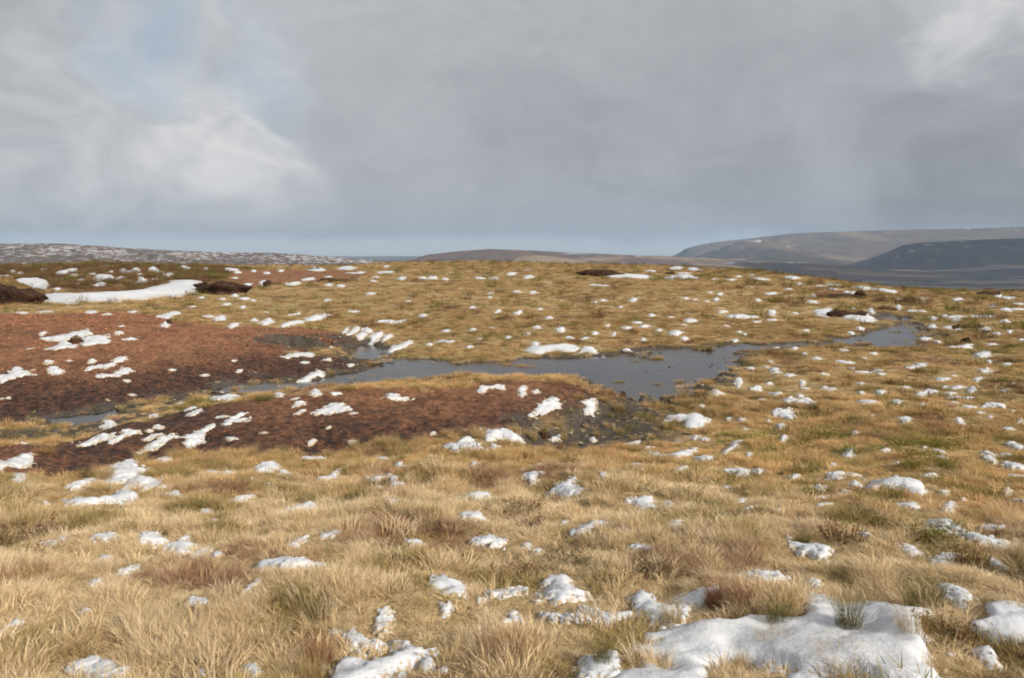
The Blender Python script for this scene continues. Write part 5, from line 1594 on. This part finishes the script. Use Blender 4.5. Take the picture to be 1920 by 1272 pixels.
def pick(palette, u):
    pal = np.array(palette)
    return pal[np.minimum((u * len(pal)).astype(int), len(pal) - 1)]


STRAW = [(0.83, 0.68, 0.45), (0.78, 0.615, 0.385), (0.86, 0.72, 0.51), (0.75, 0.585, 0.36), (0.81, 0.64, 0.41)]
TAWNY = [(0.70, 0.49, 0.255), (0.66, 0.44, 0.215), (0.76, 0.56, 0.315), (0.60, 0.415, 0.195), (0.70, 0.46, 0.235)]
OLIVE = [(0.40, 0.315, 0.14), (0.48, 0.37, 0.17), (0.34, 0.27, 0.12), (0.54, 0.415, 0.20)]
RUST = [(0.42, 0.26, 0.17), (0.50, 0.32, 0.21), (0.35, 0.21, 0.135)]
MOSS = [(0.33, 0.31, 0.09), (0.40, 0.36, 0.11)]
HEATHER = [(0.20, 0.115, 0.065), (0.16, 0.10, 0.06), (0.24, 0.145, 0.08), (0.17, 0.15, 0.07)]

gp = []
for v in range(5):
    rs = np.random.RandomState(400 + v)
    gp.append(proto('grass_tuft', clump_mesh('grass_tuft', blades(rs, 120, .075, .05, .175, .0020, .0036, 1.0, (-.12, .03), 3), M_STRAW)))
for v in range(3):
    rs = np.random.RandomState(430 + v)
    gp.append(proto('grass_tuft_coarse', clump_mesh('grass_tuft_coarse', blades(rs, 64, .13, .06, .18, .005, .010, .95, (-.10, .03), 2), M_STRAW)))
for v in range(3):
    rs = np.random.RandomState(460 + v)
    gp.append(proto('sedge_tuft', clump_mesh('sedge_tuft', blades(rs, 70, .11, .04, .12, .004, .008, .9, (-.05, .0), 2), M_STRAW)))
hp = []
for v in range(3):
    rs = np.random.RandomState(490 + v)
    hp.append(proto('heather_sprig', clump_mesh('heather_sprig', sprigs(rs, 26, .12, .07, .19, .022, 9), M_LEAF)))


def grass_band(n, r0, r1, sc0, sc1, far):
    x, y = sample(n, r0, r1)
    r = np.sqrt(x * x + y * y)
    peat = zone(PEAT_P, x, y, .25)
    heath = zone(HEATH_P, x, y, 1.2)
    grav = zone(GRAVEL_P, x, y, .3)
    ws = water_sdf(x, y)
    sn = snow_sdf(x, y)
    u = RS.uniform(0, 1, n)
    fin0 = fbm(x * 5, y * 5, 2, 656)
    bog = (ws > -.06) & (ws < .9) & (fbm(x * 1.3, y * 1.3, 3, 655) + .12 * fin0 > .63)
    keep = ((ws < -.06) | (bog & (RS.uniform(0, 1, n) < .45))) & (u > peat * 1.02) & (u > grav * .86) & ((sn < .03) | (u > np.where(r < 12, .86, .955))) & (u > heath * .62)
    keep &= ~((ws > -.5) & (u < .35))
    keep &= ~((sn > -.03) & (RS.uniform(0, 1, n) < .5))
    x, y, r = x[keep], y[keep], r[keep]
    grav, heath, sn1 = grav[keep], heath[keep], sn[keep]
    m = len(x)
    z = terrain(x, y) - .012
    z = np.where((r > 8) & (r < 46), np.maximum(z, WATER - .02), z)
    th = np.arctan2(x, y)
    big = fbm(x * .5, y * .5, 3, 601)
    mid = fbm(x * 2.0, y * 2.0, 3, 602)
    fin = fbm(x * 5.5, y * 5.5, 2, 603)
    # 0 = pale straw foreground ... 1 = tawny / olive further out and to the right
    tw = np.clip(sstep(6.0, 9.5, r) + .55 * sstep(.25, .5, th) * sstep(4.5, 7, r), 0, 1)
    tint = np.where((RS.uniform(0, 1, m) > tw)[:, None], pick(STRAW, RS.uniform(0, 1, m)), pick(TAWNY, RS.uniform(0, 1, m)))
    ol = sstep(.54 - .07 * tw, .66 - .07 * tw, .55 * mid + .45 * fin)
    io = RS.uniform(0, 1, m) < ol * .85
    tint[io] = pick(OLIVE, RS.uniform(0, 1, io.sum()))
    ru = sstep(.63, .75, fbm(x * 1.1 + 40, y * 1.1, 3, 604))
    ir = RS.uniform(0, 1, m) < ru * .7
    tint[ir] = pick(RUST, RS.uniform(0, 1, ir.sum()))
    mo = sstep(.64, .74, fbm(x * .8, y * .8 + 70, 3, 605)) * tw
    im = RS.uniform(0, 1, m) < mo * .5
    tint[im] = pick(MOSS, RS.uniform(0, 1, im.sum()))
    red = (RS.uniform(0, 1, m) < heath * .7)
    tint[red] = pick(HEATHER, RS.uniform(0, 1, red.sum()))
    tint = tint * (1 - .2 * sstep(12, 30, r))[:, None]
    tint = tint * (RS.uniform(.82, 1.12, m) * (.78 + .44 * big))[:, None]
    short = io & (RS.uniform(0, 1, m) < .55) | im | red | ((RS.uniform(0, 1, m) < .35 * tw))
    if far:
        idx = np.where(short, 8 + RS.randint(0, 3, m), 5 + RS.randint(0, 3, m))
    else:
        idx = np.where(short, 8 + RS.randint(0, 3, m), np.where(RS.uniform(0, 1, m) < .8, RS.randint(0, 5, m), 5 + RS.randint(0, 3, m)))
    s = RS.uniform(sc0, sc1, m) * (.72 + .6 * mid)
    s = s * (1 - .4 * grav)
    press = sstep(-.35, -.03, sn1) * (RS.uniform(0, 1, m) < .92)      # growth pressed flat by the snow lying beside it
    s = s * (1 - .25 * press)
    clumpy = .45 + .85 * sstep(.35, .72, fbm(x * 4.5, y * 4.5, 2, 609))
    hgt = s * RS.uniform(.8, 1.15, m) * np.where(far, .6, 1.05) * (1 - .55 * press) * clumpy
    rot = np.stack([RS.normal(0, .10, m), RS.normal(0, .10, m), RS.normal(0, .9, m)], 1)
    scl = np.stack([s, s, hgt], 1)
    return np.stack([x, y, z], 1), rot, scl, idx, tint


bands = [grass_band(26000, 2.2, 7.0, .45, .78, False), grass_band(42000, 7.0, 15.0, .55, .85, False),
         grass_band(50000, 15.0, 32.0, .65, 1.05, True), grass_band(62000, 32.0, 92.0, .95, 1.8, True)]
cat_ = [np.concatenate([b[i] for b in bands]) for i in range(5)]
scatter('moor_grass', *cat_, gp, 'dry straw-coloured moor grass covering the open ground', 'grass')


def heather_band(n, r0, r1, sc0, sc1):
    x, y = sample(n, r0, r1)
    r = np.sqrt(x * x + y * y)
    heath = zone(HEATH_P, x, y, 1.2)
    peat = zone(PEAT_P, x, y, .25)
    ws = water_sdf(x, y)
    sn = snow_sdf(x, y)
    th = np.arctan2(x, y)
    d = sstep(.56, .68, fbm(x * 1.5 + 9, y * 1.5, 3, 631)) * (.35 + .5 * sstep(.0, .5, th)) + heath * .9
    keep = (RS.uniform(0, 1, n) < d) & (peat < .4) & (ws < -.2) & (sn < -.16)
    x, y = x[keep], y[keep]
    m = len(x)
    tint = pick(HEATHER, RS.uniform(0, 1, m)) * RS.uniform(.8, 1.25, m)[:, None]
    g_ = (fbm(x * .5, y * .5, 2, 640) > .56) & ~((heath[keep] > .3) & (RS.uniform(0, 1, m) < .75))
    tint[g_] = pick(MOSS, RS.uniform(0, 1, g_.sum())) * .6
    s = RS.uniform(sc0, sc1, m)
    return (np.stack([x, y, terrain(x, y) - .01], 1), np.stack([RS.normal(0, .1, m), RS.normal(0, .1, m), RS.uniform(0, 6.28, m)], 1),
            np.stack([s, s, s * RS.uniform(.7, 1.0, m)], 1), RS.randint(0, 3, m), tint)


bands = [heather_band(5000, 2.6, 9, .45, .8), heather_band(10000, 9, 28, .6, 1.1), heather_band(16000, 28, 92, 1.2, 2.6)]
cat_ = [np.concatenate([b[i] for b in bands]) for i in range(5)]
scatter('low_heather', *cat_, hp, 'low dark heather and bilberry growing through the grass', 'heather')

# crumbled surface of the bare peat
cp_ = [proto('peat_clod', lump_mesh('peat_clod', np.random.RandomState(700 + v), 1, M_CRUMB, .6, .3)) for v in range(3)]
x, y = sample(150000, 8.5, 34, 40)
pz = zone(PEAT_P, x, y, .15)
keep = (pz > .6) & (water_sdf(x, y) < -.02) & (snow_sdf(x, y) < 0) & (fbm(x * 2.2, y * 2.2, 3, 711) + RS.uniform(-.2, .2, len(x)) > .42)
x, y = x[keep], y[keep]
m = len(x)
z = terrain(x, y)
dry = sstep(.10, .45, z - WATER + .2 * (fbm(x * 1.2, y * 1.2, 3, 66) - .5))  # low clods get the dark tints, for damp and painted shade together
c1 = pick([(0.32, 0.142, 0.072), (0.38, 0.17, 0.087), (0.27, 0.118, 0.06), (0.40, 0.19, 0.10), (0.21, 0.092, 0.05)], RS.uniform(0, 1, m))
c2 = pick([(0.05, 0.026, 0.017), (0.14, 0.06, 0.032), (0.085, 0.04, 0.024)], RS.uniform(0, 1, m))
tint = np.where((RS.uniform(0, 1, m) < dry)[:, None], c1, c2)
s = RS.uniform(.006, .016, m) * (.6 + .8 * RS.uniform(0, 1, m) ** 3) * np.clip(np.sqrt(x * x + y * y) / 14, .8, 2)
scatter('peat_crumbs', np.stack([x, y, z + s * .15], 1), np.stack([RS.normal(0, .3, m), RS.normal(0, .3, m), RS.uniform(0, 6.28, m)], 1),
        np.stack([s * 1.3, s, s * RS.uniform(.5, 1.0, m)], 1), RS.randint(0, 3, m), tint, cp_, 'crumbly red-brown surface of the bare peat slopes', 'peat')

# gravel and weed in the stream bed
x, y = sample(60000, 9, 40, 38)
gz = zone(GRAVEL_P, x, y, .3)
ws = water_sdf(x, y)
d = np.maximum(gz * .5, sstep(-.55, -.05, ws) * .35)
d = np.where(ws > .05, .05 * (fbm(x * .8, y * .8, 3, 733) > .55), d)
keep = (RS.uniform(0, 1, len(x)) < d) & (snow_sdf(x, y) < 0)
x, y = x[keep], y[keep]
m = len(x)
z = np.maximum(terrain(x, y), WATER - .01)
s = RS.uniform(.012, .05, m)
tint = pick([(0.10, 0.085, 0.065), (0.20, 0.165, 0.12), (0.06, 0.05, 0.04), (0.28, 0.23, 0.15), (0.16, 0.13, 0.06)], RS.uniform(0, 1, m))
scatter('stream_gravel', np.stack([x, y, z], 1), np.stack([RS.normal(0, .3, m), RS.normal(0, .3, m), RS.uniform(0, 6.28, m)], 1),
        np.stack([s * 1.4, s, s * .8], 1), RS.randint(0, 3, m), tint, cp_, 'gravel and small clods in the wet bed of the stream', 'gravel')

# ------------------------------------------------------------------ cumulus outside the frame that shades the far valley
M_CLOUD = mat_plain('cloud', (0.75, 0.75, 0.77), (0.82, 0.82, 0.83), .004, .95, .2, 2)


def cloud(cx, cy, rx, ry, seed, alt=1400.0):
    """centre of the shaded ground -> cloud on the way to the sun"""
    t = alt / SUN_DIR.z
    X, Y = cx + SUN_DIR.x * t, cy + SUN_DIR.y * t
    rs = np.random.RandomState(seed)
    bm = bmesh.new()
    bmesh.ops.create_icosphere(bm, subdivisions=5, radius=1.0)
    co = np.array([v.co[:] for v in bm.verts])
    k_ = 1 + .9 * (fbm(co[:, 0] * 2 + co[:, 2] + seed, co[:, 1] * 2 - co[:, 2], 4, seed) - .5)
    for v, q in zip(bm.verts, k_):
        v.co = (v.co.x * rx * q, v.co.y * ry * q, max(v.co.z, -.25) * 160 * q)
    for f in bm.faces:
        f.smooth = True
    me = bpy.data.meshes.new('cloud')
    bm.to_mesh(me)
    bm.free()
    me.materials.append(M_CLOUD)
    o = link(bpy.data.objects.new('cloud', me))
    o.location = (X, Y, alt)
    tag(o, kind='structure')


cloud(2250, 2300, 1350, 700, 5)
cloud(2400, 3600, 1300, 420, 8)

# ------------------------------------------------------------------ haze
bm = bmesh.new()
bmesh.ops.create_cube(bm, size=1.0)
for v in bm.verts:
    v.co = (v.co.x * 24800, v.co.y * 24800, (-95 if v.co.z < 0 else 230))
me = bpy.data.meshes.new('haze')
bm.to_mesh(me)
bm.free()
hz, gh, oh = new_mat('haze_air')
pv = gh.node('ShaderNodeVolumePrincipled')
pv.inputs['Color'].default_value = (0.55, 0.74, 1.0, 1)
pv.inputs['Density'].default_value = 9.0e-5
pv.inputs['Anisotropy'].default_value = 0.1
gh.l.new(pv.outputs[0], oh.inputs['Volume'])
me.materials.append(hz)
tag(link(bpy.data.objects.new('haze', me)), 'thin blue haze over the distant hills', 'haze', None, 'stuff')
